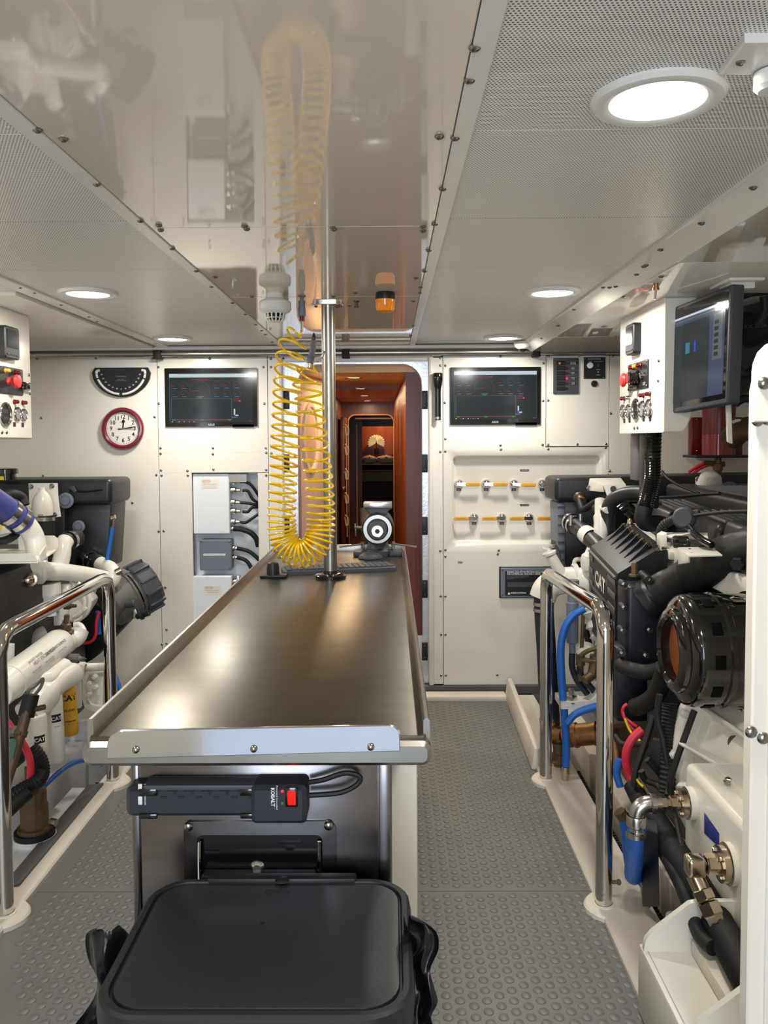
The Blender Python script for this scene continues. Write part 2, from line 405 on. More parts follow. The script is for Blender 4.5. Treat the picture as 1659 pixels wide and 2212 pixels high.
# valve panel with its rounded sunk field
a, b = W(957, 967), W(1315, 1193); a.x = W(957,1000).x; b.x = W(1315,1000).x; ia, ib = W(975, 984), W(1300, 1176)
ow, oh = b.x-a.x-0.003, a.z-b.z-0.003; oc = ((a.x+b.x)/2, (a.z+b.z)/2); iw, ih = ib.x-ia.x, ia.z-ib.z; ic = ((ia.x+ib.x)/2, (ia.z+ib.z)/2)
def L3(pl, y): return [V((p[0], y, p[1])) for p in pl]
pJ = MB().loops([L3(rrect(ow, oh, 0.002, 5, oc), WB+0.014), L3(rrect(ow, oh, 0.002, 5, oc), WB), L3(rrect(iw, ih, 0.035, 5, ic), WB), L3(rrect(iw-.012, ih-.012, 0.03, 5, ic), WB+0.006),
    L3(rrect(iw-.035, ih-.035, 0.02, 5, ic), WB+0.034), L3(rrect(iw-.055, ih-.055, 0.012, 5, ic), WB+0.04)], cap1=True).build('wall_panel', 'gelcoat', back, ang=50)
scr(pJ, [(962,975),(1082,971),(1184,970),(1308,967),(962,1188),(1077,1189),(1196,1188)])
# lower edge of the end wall, grey strip in place of the shaded toe recess
struct(MB().box((0.19,4.70,0.0), (2.2,4.80,0.045)).build('recess_shade_back', 'mid_grey'))
# stainless tube along the wall head, with its clips
tr = struct(MB().cyl((-2.4,4.66,1.992), (2.2,4.66,1.992), 0.017, n=14).build('trim_5', 'brushed'))
for px in (341, 747, 1158):
    q = P(px, 766, 4.66); MB().box((q.x-.022,4.635,1.962), (q.x+.022,4.70,2.025), 0.004).build('clip', 'rubber', tr)
struct(MB().box((-2.4,4.60,2.012), (2.2,4.72,2.03), 0.004).build('trim_6', 'trim_white'))
# ---- ceiling
ceil = struct(MB().box((-2.5,-1.4,2.06), (2.3,4.9,2.1)).build('ceiling', 'dark_grey'))
gl = []
for y0, y1 in ((-1.4,0.10),(0.103,2.047),(2.05,3.04),(3.043,4.60)):
    gl.append(MB().box((-0.594,y0,H), (0.113,y1,H+0.02), 0.0015, 1).build('gloss_panel', 'gloss_ceiling', ceil))
def perf(x0, x1, ys):
    for y0, y1 in zip(ys, ys[1:]): MB().box((x0,y0+.0015,H+0.004), (x1,y1-.0015,H+0.012)).build('perforated_panel', 'perforated', ceil)
YS = (-1.4,-0.25,0.31,0.87,1.435,1.998,2.555,3.11,3.71,4.6)
perf(0.147, 0.745, YS); perf(-1.25, -0.632, YS)
tr_ = [MB().box((0.1145,-1.4,H-0.003), (0.147,4.6,H+0.014), 0.002, 1).build('ceiling_strip', 'trim_white', ceil),
       MB().box((-0.632,-1.4,H-0.003), (-0.5955,4.6,H+0.014), 0.002, 1).build('ceiling_strip', 'trim_white', ceil),
       MB().prism([(0.735,H+.014),(0.735,H-.004),(0.742,H-.005),(0.795,1.990),(0.803,1.987),(0.803,H+.014)], (0,-1.4,0), X_, Z_, Y_*6.0).build('ceiling_strip', 'trim_white', ceil),
       MB().box((-1.31,-1.4,H-0.004), (-1.25,4.6,H+0.014), 0.002, 1).build('ceiling_strip', 'trim_white', ceil)]
def cs(par, pts, k=1.0, z=H):
    for px, py in pts: screw(PZ(px, py, z-.001), DOWN, par, k)
cs(tr_[0], [(1025,102),(1014,172),(983,297),(956,407),(939,483),(926,540),(917,585),(908,620),(907,632),(893,703),(887,725)])
cs(tr_[1], [(81,280),(209,397),(303,476),(372,536),(424,584),(457,618),(502,653),(530,678),(552,700),(573,722),(588,738)])
cs(gl[1], [(949,294),(137,300),(343,486),(528,488),(719,491),(914,489)])
cs(gl[2], [(347,496),(533,494),(721,495),(914,498),(464,598),(768,632),(898,600),(544,640),(720,640)])
cs(gl[3], [(893,650),(565,713),(755,660),(770,752),(640,752)])
cs(tr_[2], z=2.008, pts=[(1627,404),(1515,481),(1427,538),(1395,582-10),(1317,620),(1303,620),(1240,668),(1205,703),(1170,730)])
cs(tr_[3], [(43,620),(74,631),(132,657),(192,683),(210,693),(285,725),(322,740)])
for nm, lo, hi, mm in (('white_panel', (0.803,-1.4,1.988), (2.2,2.296,H+.015), 'gloss_soffit'), ('soffit_panel', (0.803,2.30,1.988), (2.2,4.6,H+.015), 'gloss_soffit'),
                   ('white_panel', (-2.5,-1.4,H), (-1.31,2.9,H+.015), 'gelcoat'), ('soffit_panel', (-2.5,2.903,H-.012), (-1.33,4.6,H+.015), 'gelcoat')):
    q = MB().box(lo, hi, 0.003).build(nm, mm, ceil)
    if nm == 'soffit_panel' and lo[0] > 0: cs(q, [(1391,575),(1375,592),(1347,640),(1428,597),(1330,618)], 0.9, 1.988)
# ---- side walls, wall behind the camera with its lit doorway
struct(MB().box((-2.56,-1.4,-0.42), (-2.5,4.9,2.1)).build('wall_left', 'gelcoat'))
struct(MB().box((2.2,-1.4,-0.42), (2.26,4.9,2.1)).build('wall_right', 'gelcoat'))
struct(MB().box((-2.5,-1.46,-0.42), (-1.0,-1.4,2.1)).box((0.3,-1.46,-0.42), (2.2,-1.4,2.1)).box((-1.0,-1.46,-.42), (0.3,-1.4,-.006)).build('wall_front', 'gelcoat'))
# ---- partition edge at the near right
part = struct(MB().prism([(0,0),(1.3,0),(1.3,1.66),(0.055,1.66),(0.034,1.655),(0.016,1.643),(0.005,1.625),(0,1.60)], (0.626,1.42,-0.02), X_, Z_, Y_*-0.03, 0.004).build('wall_right_partition', 'gelcoat'))
cap = MB().prism([(0,0),(0.4,0),(0.4,0.142),(0.06,0.142),(0.04,0.139),(0.022,0.131),(0.009,0.118),(0.002,0.10),(0,0.085)], (0.616,1.39,1.525), X_, Z_, Y_*-0.012, 0.003).build('cap_plate', 'gelcoat', part)
for px, py, pr, yy in ((1650,828,cap,1.378),(1636,908,part,1.39),(1622,1581,part,1.39),(1648,1594,part,1.39),(1657,905,part,1.39)): screw(P(px, py, yy), TOCAM, pr, 1.25)
MB().box((0.654,1.384,0.1), (0.658,1.3905,1.515)).build('panel_joint', 'trim_white', part)
# ---- doorway in the end wall: silver reveal, black latch plates, white flange
c0, c1_ = W(640, 786), W(912, 786); zt = c0.z
ow0, ow1 = W(606, 900).x, W(928, 900).x
ocx, icx = (ow0+ow1)/2, (c0.x+c1_.x)/2
def arch(x0, x1, z0, z1, r, n=6):
    pts = [(x0, z0)]
    for k in range(n+1):
        a = PI - PI/2*k/n; pts.append((x0+r+r*math.cos(a), z1-r+r*math.sin(a)))
    for k in range(n+1):
        a = PI/2 - PI/2*k/n; pts.append((x1-r+r*math.cos(a), z1-r+r*math.sin(a)))
    return pts + [(x1, z0)]
outer = arch(ow0, ow1, 0.05, zt+0.03, 0.004); inner = arch(c0.x, c1_.x, 0.05, zt, 0.12)
fr = struct(MB().loops([L3(outer, WB+.10), L3(outer, WB+.03), L3(inner, WB+.03), L3(inner, WB+.20)], closed=False).build('trim_7', 'foil'))
for px in (619, 917.5):
    for py in (864, 1001, 1136, 1272, 1407):
        q = P(px, py, WB+.026); pl = MB().box((q.x-.017,WB+.018,q.z-.053), (q.x+.017,WB+.032,q.z+.053), 0.002).build('latch_plate', 'black_plastic', fr)
        for dz in (-.034, .034): screw((q.x, WB+.018, q.z+dz), TOCAM, pl, 0.45)
for sx in (0, 1):      # rounded white flanges either side of the opening
    x0 = W(600 if sx == 0 else 925, 900).x; x1 = W(612 if sx == 0 else 936, 900).x
    struct(MB().box((x0, WB-.02, 0.045), (x1, WB+.03, 2.0), 0.012, 3).build('trim_8', 'gelcoat'))
struct(MB().box((-0.61,WB-.004,zt+.012), (0.23,WB+.03,1.99), 0.004).build('trim_9', 'trim_white'))
# the white door, swung away from us, with its oval port
hp, fp = V((-0.575, 4.96, 0)), V((-0.43, 5.50, 0)); du = (fp-hp).normalized(); dn = V((du.y, -du.x, 0)); wd = (fp-hp).length
door = struct(MB().prism(rrect(wd, 1.62, 0.06, 5, (wd/2, 0.81)), hp+V((0,0,0.32)), du, Z_, dn*-0.045, 0.006).build('door_1', 'door_cream'))
def oval(a, b, c, n=28): return [(c[0]+a*math.cos(2*PI*k/n), c[1]+b*math.sin(2*PI*k/n)) for k in range(n)]
oc_ = (wd*0.46, 1.19)
def O3(pl, h): return [hp+du*p[0]+Z_*(p[1]+.32)+dn*h for p in pl]
MB().loops([O3(oval(.155,.235,oc_), 0), O3(oval(.15,.23,oc_), .014), O3(oval(.12,.20,oc_), .014), O3(oval(.112,.192,oc_), .002)]).build('port_rim', 'door_cream', door, ang=60)
MB().loops([O3(oval(.113,.193,oc_), .002)], cap1=True).build('port_glass', 'door_glass', door)
# ---- the passage beyond
def bx(n, lo, hi, m): return struct(MB().box(lo, hi).build(n, m))
FZ = 0.30
bx('floor_passage', (-1.3,4.9,FZ-.05), (1.2,13,FZ), 'mahogany')
bx('ceiling_passage', (-1.3,4.9,1.90), (1.2,8.95,1.94), 'passage_ceiling')
bx('ceiling_cabin', (-1.3,8.95,2.0), (1.2,13,2.04), 'mahogany')
bx('wall_passage_left', (-1.3,5.62,FZ), (-0.52,8.95,1.9), 'mahogany')
bx('wall_lobby_left', (-1.34,4.9,FZ), (-1.30,5.62,1.9), 'mahogany')
struct(MB().hexa([(0.10,5.0,FZ),(0.6,5.0,FZ),(0.6,5.0,1.9),(0.10,5.0,1.9)], [(0.045,8.95,FZ),(0.6,8.95,FZ),(0.6,8.95,1.9),(0.045,8.95,1.9)]).build('wall_passage_right', 'orange_wood'))
jb = P(894, 1000, 4.95)
bx('trim_10', (P(877,1000,4.95).x,4.93,FZ), (0.30,4.99,1.90), 'jamb_wood')
bx('trim_11', (-0.52,6.20,1.885), (0.06,6.23,1.9), 'mahogany')
# bulkhead with round-cornered opening, thin pale edge
io = arch(P(752,950,8.9).x, P(851,950,8.9).x, FZ, P(800,896,8.9).z, 0.08); oo = arch(-0.53, 0.2, FZ, 1.90, 0.002)
struct(MB().loops([L3(oo,8.96), L3(oo,8.9), L3(io,8.9), L3(io,8.96)], closed=False).build('wall_passage_end', 'mahogany'))
ip = [(p[0]*0.985-0.002, p[1]-.012) for p in io]
struct(MB().tube([V((p[0],8.89,p[1])) for p in io], 0.008, 6, 1).build('trim_12', 'passage_ceiling'))
bx('wall_cabin_end', (-1.3,12.9,FZ), (1.2,12.96,2.0), 'orange_wood')
bx('wall_cabin_left', (-1.34,8.96,FZ), (-1.3,12.9,2.0), 'mahogany'); bx('wall_cabin_right', (1.2,8.96,FZ), (1.24,12.9,2.0), 'mahogany')
bx('wall_cabin_partition', (-0.62,10.9,FZ), (P(782,950,10.9).x,10.95,2.0), 'mahogany')
bx('trim_13', (P(770,950,10.88).x-.006,10.87,FZ), (P(772,950,10.88).x,10.89,1.7), 'passage_ceiling')
bx('trim_14', (-0.8,12.3,P(810,921,12.3).z), (0.6,12.36,2.0), 'mahogany')
bx('trim_15', (-0.38,8.99,1.72), (0.02,9.02,1.735), 'passage_ceiling')
# ================================================================== LAMPS IN THE CEILING
def downlight(px, py, label, pos=None):
    p = PZ(px, py, H) if pos is None else V(pos); p.z = H
    r = T('ceiling_light', label, 'light', p, 'recessed ceiling lights')
    MB().lathe([(0.072,0.006),(0.074,-0.004),(0.085,-0.008),(0.098,-0.006),(0.1035,0.0),(0.1035,0.004)], p, Z_, 48).build('trim_ring', 'trim_white', r)
    MB().lathe([(0,-0.003),(0.0735,-0.003),(0.0735,0.004)], p, Z_, 40).build('lens', 'lens', r)
    area('lamp', p+V((0,0,-0.012)), (0,0,-1), LAMP_POWER, LAMP_COL, 0.13, shape='DISK')
downlight(1420, 215, 'large bright round ceiling light nearest the camera, in the perforated panels on the right')
downlight(1193, 632, 'round ceiling light over the right-hand aisle, between the near and the far light')
downlight(1087, 730, 'farthest round ceiling light on the right, in front of the right wall screen')
downlight(190, 634, 'nearer of the two round ceiling lights on the left side of the ceiling')
downlight(373, 732, 'farther round ceiling light on the left, in front of the left wall screen')
for x, y in ((-1.05,1.25),(-1.0,-0.4),(0.45,-0.4)):     # the rest of the row, behind and beside the camera
    area('lamp', (x,y,H-.012), (0,0,-1), LAMP_POWER*(.6 if y > 0 else 1), LAMP_COL, 0.13, shape='DISK')
for y, w_ in ((5.3,'nearest'), (6.45,'second nearest'), (7.5,'third'), (8.5,'farthest')):
    p = V((-0.232, y, 1.90)); r = T('passage_light', 'small warm round lamp in the passage ceiling, '+w_+' of the four', 'light', p, 'passage ceiling lamps')
    MB().lathe([(0.040,0.004),(0.042,-0.003),(0.055,-0.004),(0.058,0.001)], p, Z_, 24).build('trim_ring', 'bronze', r)
    MB().lathe([(0,-0.001),(0.041,-0.001),(0.041,0.003)], p, Z_, 24).build('lens', 'warm_lens', r)
    area('lamp', p+V((0,0,-0.01)), (0,0,-1), 5.0, (1.0,0.70,0.40), 0.07, shape='DISK')
area('lamp', (-0.10,12.55,1.9), (0,0.35,-1), 3.6, (1.0,0.62,0.28), 0.1, shape='DISK')

# ================================================================== WORKBENCH
BX0, BX1, BY0, BY1, BZ = -0.562, 0.064, 1.478, 3.99, 0.95
bench = T('workbench', 'long stainless steel workbench with raised side lips, standing in the middle of the room', 'workbench', (-0.25, 2.7, 0))
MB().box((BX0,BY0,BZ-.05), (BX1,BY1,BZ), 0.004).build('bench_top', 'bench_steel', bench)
def lip(x, s, name='side_lip'):                         # upstand with a folded rounded top
    MB().prism([(0,-.05),(0.012,-.05),(0.012,0.024),(0.009,0.029),(0.003,0.029),(0,0.024)], (x,BY0+.012,BZ), X_*s, Z_, Y_*(BY1-BY0-.012), 0.0).build(name, 'brushed', bench)
lip(BX0-.008, 1); lip(BX1+.008, -1)
MB().box((BX0,BY1-.012,BZ-.05), (BX1,BY1,BZ+.03), 0.004).build('rear_lip', 'brushed', bench)
# front: rolled edge below, polished splash plate screwed on
MB().prism(rrect(BX1-BX0+.02, 0.046, 0.018, 5, ((BX0+BX1)/2, BZ-.030)), (0,BY0+.02,0), X_, Z_, Y_*-0.034, 0.008).build('front_edge', 'brushed', bench)
fa, fb = P(231,1577,BY0-.02), P(864,1566,BY0-.02); fc, fd = P(231,1638,BY0-.02), P(864,1622,BY0-.02)
fw = fb.x-fa.x; pl = [(0, fc.z-BZ), (fw, fd.z-BZ)]
for k in range(6): a = PI/2*k/5; pl.append((fw-.02+.02*math.cos(a), fb.z-BZ-.02+.02*math.sin(a)))
for k in range(6): a = PI/2+PI/2*k/5; pl.append((.03+.03*math.cos(a), fa.z-BZ-.03+.03*math.sin(a)))
fp_ = MB().prism(pl, (fa.x, BY0-.0165, BZ), X_, V((0,.045,.999)), V((0,-.999,.045))*0.006, 0.002).build('splash_plate', 'polished', bench)
for px, py in ((293,1620),(548,1618),(801,1614)): screw(P(px,py,BY0-.0245), V((0,-.999,.045)), fp_, 0.75)
# cabinet under the top
cy = 1.56
ca, cb_ = P(288,1700,cy), P(846,1700,cy)
MB().box((ca.x,cy,0.06), (cb_.x-.018,3.85,BZ-.05), 0.003).build('cabinet', 'front_steel', bench)
MB().box((ca.x-.003,cy-.004,0.06), (ca.x+.012,cy+.02,BZ-.05), 0.002).build('corner_strip', 'front_steel', bench)
MB().box((cb_.x-.026,cy-.006,0.06), (cb_.x,cy+.03,BZ-.05), 0.003).build('corner_strip', 'front_steel', bench)
MB().box((cb_.x-.02,1.9,0.04), (0.062,3.9,BZ-.06), 0.01).build('side_cabinet', 'gelcoat', bench)
MB().box((ca.x-.02,1.75,0.0), (0.066,3.92,0.06), 0.006).build('plinth', 'curb', bench)
MB().prism(rrect(0.05,0.10,0.02,4), (0.0625,2.02,0.62), Y_, Z_, X_*0.003).build('side_slot', 'black_gloss', bench)
# recessed stainless pocket in the end
pa, pb = P(398,1772,cy), P(727,1772,cy); pz0 = 0.50; pz1 = pa.z; pw = pb.x-pa.x; pcx = (pa.x+pb.x)/2; pcz = (pz0+pz1)/2; ph = pz1-pz0
oa, ob = P(427,1800,cy), P(697,1800,cy); ow_ = ob.x-oa.x; oz1 = oa.z; oz0 = 0.56
def LY(pl, y): return [V((p[0], y, p[1])) for p in pl]
po = rrect(pw,ph,0.02,5,(pcx,pcz)); pi_ = rrect(ow_,oz1-oz0,0.012,5,((oa.x+ob.x)/2,(oz0+oz1)/2))
pk = MB().loops([LY(po,cy-.001), LY(po,cy-.006), LY(pi_,cy-.008), LY(pi_,cy-.001)]).build('pocket_flange', 'front_steel', bench)
for px, py in ((407,1785),(710,1783)): screw(P(px,py,cy-.006), TOCAM, pk, 1.1)
MB().loops([LY(pi_,cy-.0015)], cap1=True).build('pocket_door', 'black_gloss', bench)
MB().box((oa.x+.012,cy-.03,oz0), (ob.x-.012,cy-.002,P(560,1886,cy-.02).z), 0.005).build('pocket_tray', 'black_plastic', bench)
for x in (oa.x+.006, ob.x-.006): MB().tube([(x,cy-.01,oz1-.012),(x,cy-.014,oz1-.05),(x,cy-.014,oz0)], 0.004, 8, 3).build('pocket_stay', 'chrome', bench)
MB().lathe([(0,0.006),(0.008,0.006),(0.0145,0.001),(0.015,0)], P(556,1874,cy-.002), TOCAM, 20).build('pocket_catch', 'steel', bench)

# power strip clipped to the bench end
sa, sb = P(286,1676,cy), P(668,1668,cy); sz0, sz1 = P(400,1748,cy).z, P(400,1672,cy).z
ps = T('power_strip', 'black multi-outlet power strip with a red switch, fixed under the bench front edge', 'power strip', (sa.x+.17, cy, sz0))
w6 = P(565,1700,cy).x
MB().prism(rrect(w6-sa.x, sz1-sz0-.012, 0.012, 4, ((sa.x+w6)/2, (sz0+sz1)/2-.001)), (0,cy,0), X_, Z_, Y_*-0.045, 0.008).build('strip_body', 'strip_plastic', ps)
MB().prism(rrect(sb.x-w6+.012, sz1-sz0+.004, 0.010, 4, ((sb.x+w6)/2-.006, (sz0+sz1)/2-.002)), (0,cy,0), X_, Z_, Y_*-0.058, 0.008).build('switch_end', 'strip_plastic', ps)
MB().box((P(325,1680,cy).x,cy-.05,sz1-.012), (P(562,1680,cy).x,cy-.002,sz1-.001), 0.003).build('clip_rail', 'dark_grey', ps)
for px in (335, 548): MB().box((P(px,1700,cy).x-.018,cy-.051,sz1-.022), (P(px,1700,cy).x+.018,cy-.046,sz1-.008), 0.003).box((P(px,1700,cy).x-.018,cy-.051,sz0+.004), (P(px,1700,cy).x+.018,cy-.046,sz0+.014), 0.003).build('clip', 'black_gloss', ps)
for i in range(6):
    px = 353+i*38; q = P(px, 1715, cy-.046)
    MB().box((q.x-.006,cy-.0465,q.z+.005), (q.x+.006,cy-.0448,q.z+.009)).box((q.x-.006,cy-.0465,q.z-.009), (q.x+.006,cy-.0448,q.z-.005)).cyl((q.x-.013,cy-.0465,q.z), (q.x-.013,cy-.0448,q.z), 0.0035, n=10).build('outlet', 'ink', ps)
for py in (1702, 1729):
    q = P(303, py, cy-.046); MB().box((q.x-.004,cy-.0475,q.z-.008), (q.x+.004,cy-.044,q.z+.008), 0.001).build('usb_port', 'white_ink', ps)
q = P(631,1723,cy-.058); MB().box((q.x-.013,cy-.060,q.z-.018), (q.x+.011,cy-.056,q.z+.02), 0.002).build('switch_frame', 'black_gloss', ps)
MB().hexa([(q.x-.008,cy-.062,q.z-.013),(q.x+.007,cy-.062,q.z-.013),(q.x+.007,cy-.068,q.z+.014),(q.x-.008,cy-.068,q.z+.014)], [(q.x-.008,cy-.058,q.z-.013),(q.x+.007,cy-.058,q.z-.013),(q.x+.007,cy-.058,q.z+.014),(q.x-.008,cy-.058,q.z+.014)], 0.001).build('rocker_switch', 'switch_red', ps)
q = P(610,1709,cy-.058); MB().lathe([(0,.002),(.0028,.0015),(.003,0)], q, TOCAM, 12).build('indicator_lamp', 'led_red', ps)
q = P(610,1735,cy-.058); MB().lathe([(0,.002),(.0028,.0015),(.003,0)], q, TOCAM, 12).build('indicator_lamp', 'label_green', ps)
yd = -X_
txt('KOBALT', 0.0095, P(589,1722,cy-.0585), Z_*-1, X_, 'white_ink', ps, bold=.0003)
txt('Protected', 0.0055, P(598,1709,cy-.0585), Z_*-1, X_, 'white_ink', ps); txt('Grounded', 0.0055, P(598,1736,cy-.0585), Z_*-1, X_, 'white_ink', ps)
txt('2.4A USB CHARGER', 0.0048, P(313,1716,cy-.0465), Z_*-1, X_, 'white_ink', ps)
MB().tube([P(668,1690,cy-.025),P(700,1684,cy-.03),P(745,1670,cy-.03),P(776,1677,cy-.03),P(772,1694,cy-.03),P(735,1712,cy-.03),P(668,1718,cy-.03)], 0.0052, 8, 6).build('cord', 'rubber', ps)

# things lying on the bench
kb = T('keyboard', 'dark grey computer keyboard lying across the bench behind the steel post', 'keyboard', PZ(735,1228,BZ))
k0, k1 = PZ(614,1243,BZ), PZ(858,1232,BZ); ku = (k1-k0).normalized(); kv = V((-ku.y,ku.x,0)); kl = (k1-k0).length
MB().prism(rrect(kl,0.135,0.012,4,(kl/2,.0675)), k0, ku, kv, Z_*0.016, 0.004).build('case', 'dark_grey', kb)
for row in range(5):
    n = 19
    for i in range(n):
        c = k0+ku*(0.012+(kl-.024)*(i+.5)/n)+kv*(0.022+row*0.022)+Z_*0.0185
        if row == 0 and 3 <= i <= 8:
            if i == 5: MB().cbox(c, (0.11,0.017,0.007), 0.002, (ku,kv,Z_)).build('key', 'key_grey', kb)
            continue
        if row == 0 and i == 0: KEY = MB().cbox(c, ((kl-.024)/n*.84,0.018,0.007), 0.002, (ku,kv,Z_), 1).build('key', 'key_grey', kb); continue
        put('key', KEY.data, c, kb)
m0 = PZ(800,1207,BZ); ms = T('computer_mouse', 'dark grey computer mouse lying in front of the bench vice', 'mouse', m0)
def dome(mb, c, a, b, h, n=18, m=6, ax=(X_,Y_)):
    ls = []
    for k in range(m+1):
        t = PI/2*k/m; ls.append([c+ax[0]*(a*math.cos(t)*math.cos(2*PI*j/n))+ax[1]*(b*math.cos(t)*math.sin(2*PI*j/n))+Z_*(h*math.sin(t)) for j in range(n)])
    return mb.loops(ls[:-1]+[[p*1 for p in ls[-1]]], cap0=True)
dome(MB(), m0+V((0,0,.002)), 0.056, 0.034, 0.032).build('mouse_body', 'dark_grey', ms)
txt('N', 0.016, m0+V((-.01,-.022,.026)), X_, V((0,.6,.6)), 'ink', ms, name='emblem')
h0 = PZ(590,1247,BZ); hs = T('flashlight_holder', 'black plastic clamp holder standing at the left of the bench beside the keyboard', 'holder', h0)
MB().box((h0.x-.05,h0.y-.025,BZ), (h0.x+.055,h0.y+.025,BZ+.012), 0.004).build('base', 'black_plastic', hs)
MB().lathe([(0.026,0),(0.025,.03),(0.021,.046),(0.012,.05),(0,.05)], h0+V((.0,0,.012)), Z_, 20).build('socket', 'black_plastic', hs)

# bench vice at the far end
v0 = PZ(816,1203,BZ); v0 = V((v0.x, 3.86, BZ))
vz = lambda py: P(815, py, v0.y).z
vi = T('bench_vice', 'dark grey steel bench vice bolted to the far end of the workbench', 'vice', v0)
MB().lathe([(0.085,0),(0.085,.022),(0.078,.028),(0.055,.032),(0.048,.05),(0.044,.09),(0.05,.14)], v0, Z_, 28).build('swivel_base', 'dark_grey', vi)
for sx in (-1, 1):
    MB().box((v0.x+sx*.085-.03,v0.y-.09,BZ), (v0.x+sx*.085+.03,v0.y-.03,BZ+.022), 0.005).build('base_lug', 'dark_grey', vi)
    q = v0+V((sx*.072,-.04,.03)); MB().cyl(q, q+V((0,0,.035)), .009, n=12).build('swivel_bolt', 'chrome', vi)
    MB().cyl(q+V((-sx*.005,-.005,.024)), q+V((sx*.11,-.02,.012)), .0045, n=8).build('lock_handle', 'steel', vi)
zc = vz(1137); bodyc = V((v0.x, v0.y, zc))
MB().cyl(bodyc+V((0,-.12,0)), bodyc+V((0,.14,0)), .074, n=32, bev=.012).build('barrel', 'black_engine', vi)
MB().lathe([(0.066,0),(0.066,.008),(0.05,.008),(0.05,0)], bodyc+V((0,-.12,0)), TOCAM, 32).build('ring_nut', 'brushed', vi)
MB().cyl(bodyc+V((0,-.115,-.004)), bodyc+V((0,-.155,-.004)), .046, n=28, bev=.006).build('screw_boss', 'dark_grey', vi)
MB().cyl(bodyc+V((0,-.15,-.004)), bodyc+V((0,-.175,-.004)), .030, n=24, bev=.004).build('spindle_end', 'steel', vi)
MB().cyl(bodyc+V((0,-.174,-.004)), bodyc+V((0,-.1765,-.004)), .012, n=6).build('socket', 'ink', vi)
ja, jb_ = P(783,1085,v0.y-.05), P(843,1100,v0.y-.05); jt, jb2 = vz(1083), vz(1096)
MB().prism([(-.066,0),(.066,0),(.066,-.03),(.05,-.04),(.038,-.06),(.036,-.10),(-.036,-.10),(-.038,-.06),(-.05,-.04),(-.066,-.03)], (v0.x+.002,v0.y+.02,jt), X_, Z_, Y_*-0.09, .004).build('fixed_jaw', 'dark_grey', vi)
MB().box((v0.x-.066,v0.y-.078,jt-.026), (v0.x+.068,v0.y-.068,jt+.002), .002).build('jaw_plate', 'steel', vi)
MB().cyl(bodyc+V((-.07,-.05,0)), bodyc+V((-.11,-.05,.002)), .008, n=10).cyl(bodyc+V((-.105,-.05,.02)), bodyc+V((-.10,-.05,-.04)), .005, n=8).build('tommy_bar', 'chrome', vi)

# ================================================================== POST, HOSE, THINGS UNDER THE CENTRE PANEL
pb_, pt_ = PZ(717,1247,BZ), PZ(706,655,H); px_, py_ = (pb_.x+pt_.x)/2, 3.195
post = T('support_post', 'tall bright stainless post from the workbench up to the ceiling', 'post', (px_,py_,BZ))
MB().cyl((px_,py_,BZ), (px_,py_,H), 0.0265, n=32).build('tube', 'brushed', post)
MB().lathe([(0.062,0),(0.062,.012),(0.055,.017),(0.03,.019),(0.027,.03)], (px_,py_,BZ), Z_, 36).build('base_flange', 'black_gloss', post)
fl = MB().prism(rrect(0.12,0.09,0.028,5), (px_,py_,H), X_, Y_, Z_*-0.011, .003).build('head_flange', 'steel', post)
for sx in (-1, 1): screw((px_+sx*.048,py_,H-.011), DOWN, fl, .8)

dp = PZ(594,634,H); dp.z = H
de = T('smoke_detector', 'white round smoke detector hanging under the glossy ceiling panel', 'detector', dp)
MB().lathe([(0,0),(0.03,0),(0.034,.018),(0.056,.03),(0.058,.034)], dp, DOWN, 36).build('base', 'detector', de)
MB().lathe([(0.058,.034),(0.0585,.058),(0.053,.066),(0.04,.072),(0.036,.074)], dp, DOWN, 36).build('housing', 'detector', de)
cage = MB().lathe([(0.0,.072),(0.022,.072),(0.022,.1)], dp, DOWN, 24)
cage.build('sensor', 'ink', de)
cg = MB().lathe([(0.0,.104),(0.022,.104),(0.027,.101),(0.022,.0985)], dp, DOWN, 24).lathe([(.0325,.088),(.0345,.088),(.0345,.091),(.0325,.091)], dp, DOWN, 24)
for k in range(14):
    a = 2*PI*k/14; u = V((math.cos(a),math.sin(a),0)); cg.tube([dp+u*.036+Z_*-.073, dp+u*.034+Z_*-.09, dp+u*.024+Z_*-.102], .0030, 6, 2)
cg.build('cage', 'detector', de)

bp_ = PZ(832,632,H); bp_.z = H
be = T('warning_beacon', 'amber warning beacon on a black base under the glossy ceiling panel', 'beacon', bp_)
MB().lathe([(0,0),(0.034,0),(0.036,.006),(0.036,.024),(0.034,.026)], bp_, DOWN, 28).build('base', 'black_plastic', be)
MB().lathe([(0.033,.024),(0.0355,.026),(0.0335,.06),(0.029,.067),(0.015,.07),(0,.071)], bp_, DOWN, 28).build('lens', 'amber', be)
nz = PZ(770,650,H); nz.z = H
no = T('spray_nozzle', 'tiny black nozzle in the glossy ceiling between post and beacon', 'nozzle', nz); MB().lathe([(.012,0),(.012,.004),(.006,.004),(.006,.018),(.009,.019),(.009,.026),(0,.026)], nz, DOWN, 14).build('nozzle_body', 'brown_pipe', no)

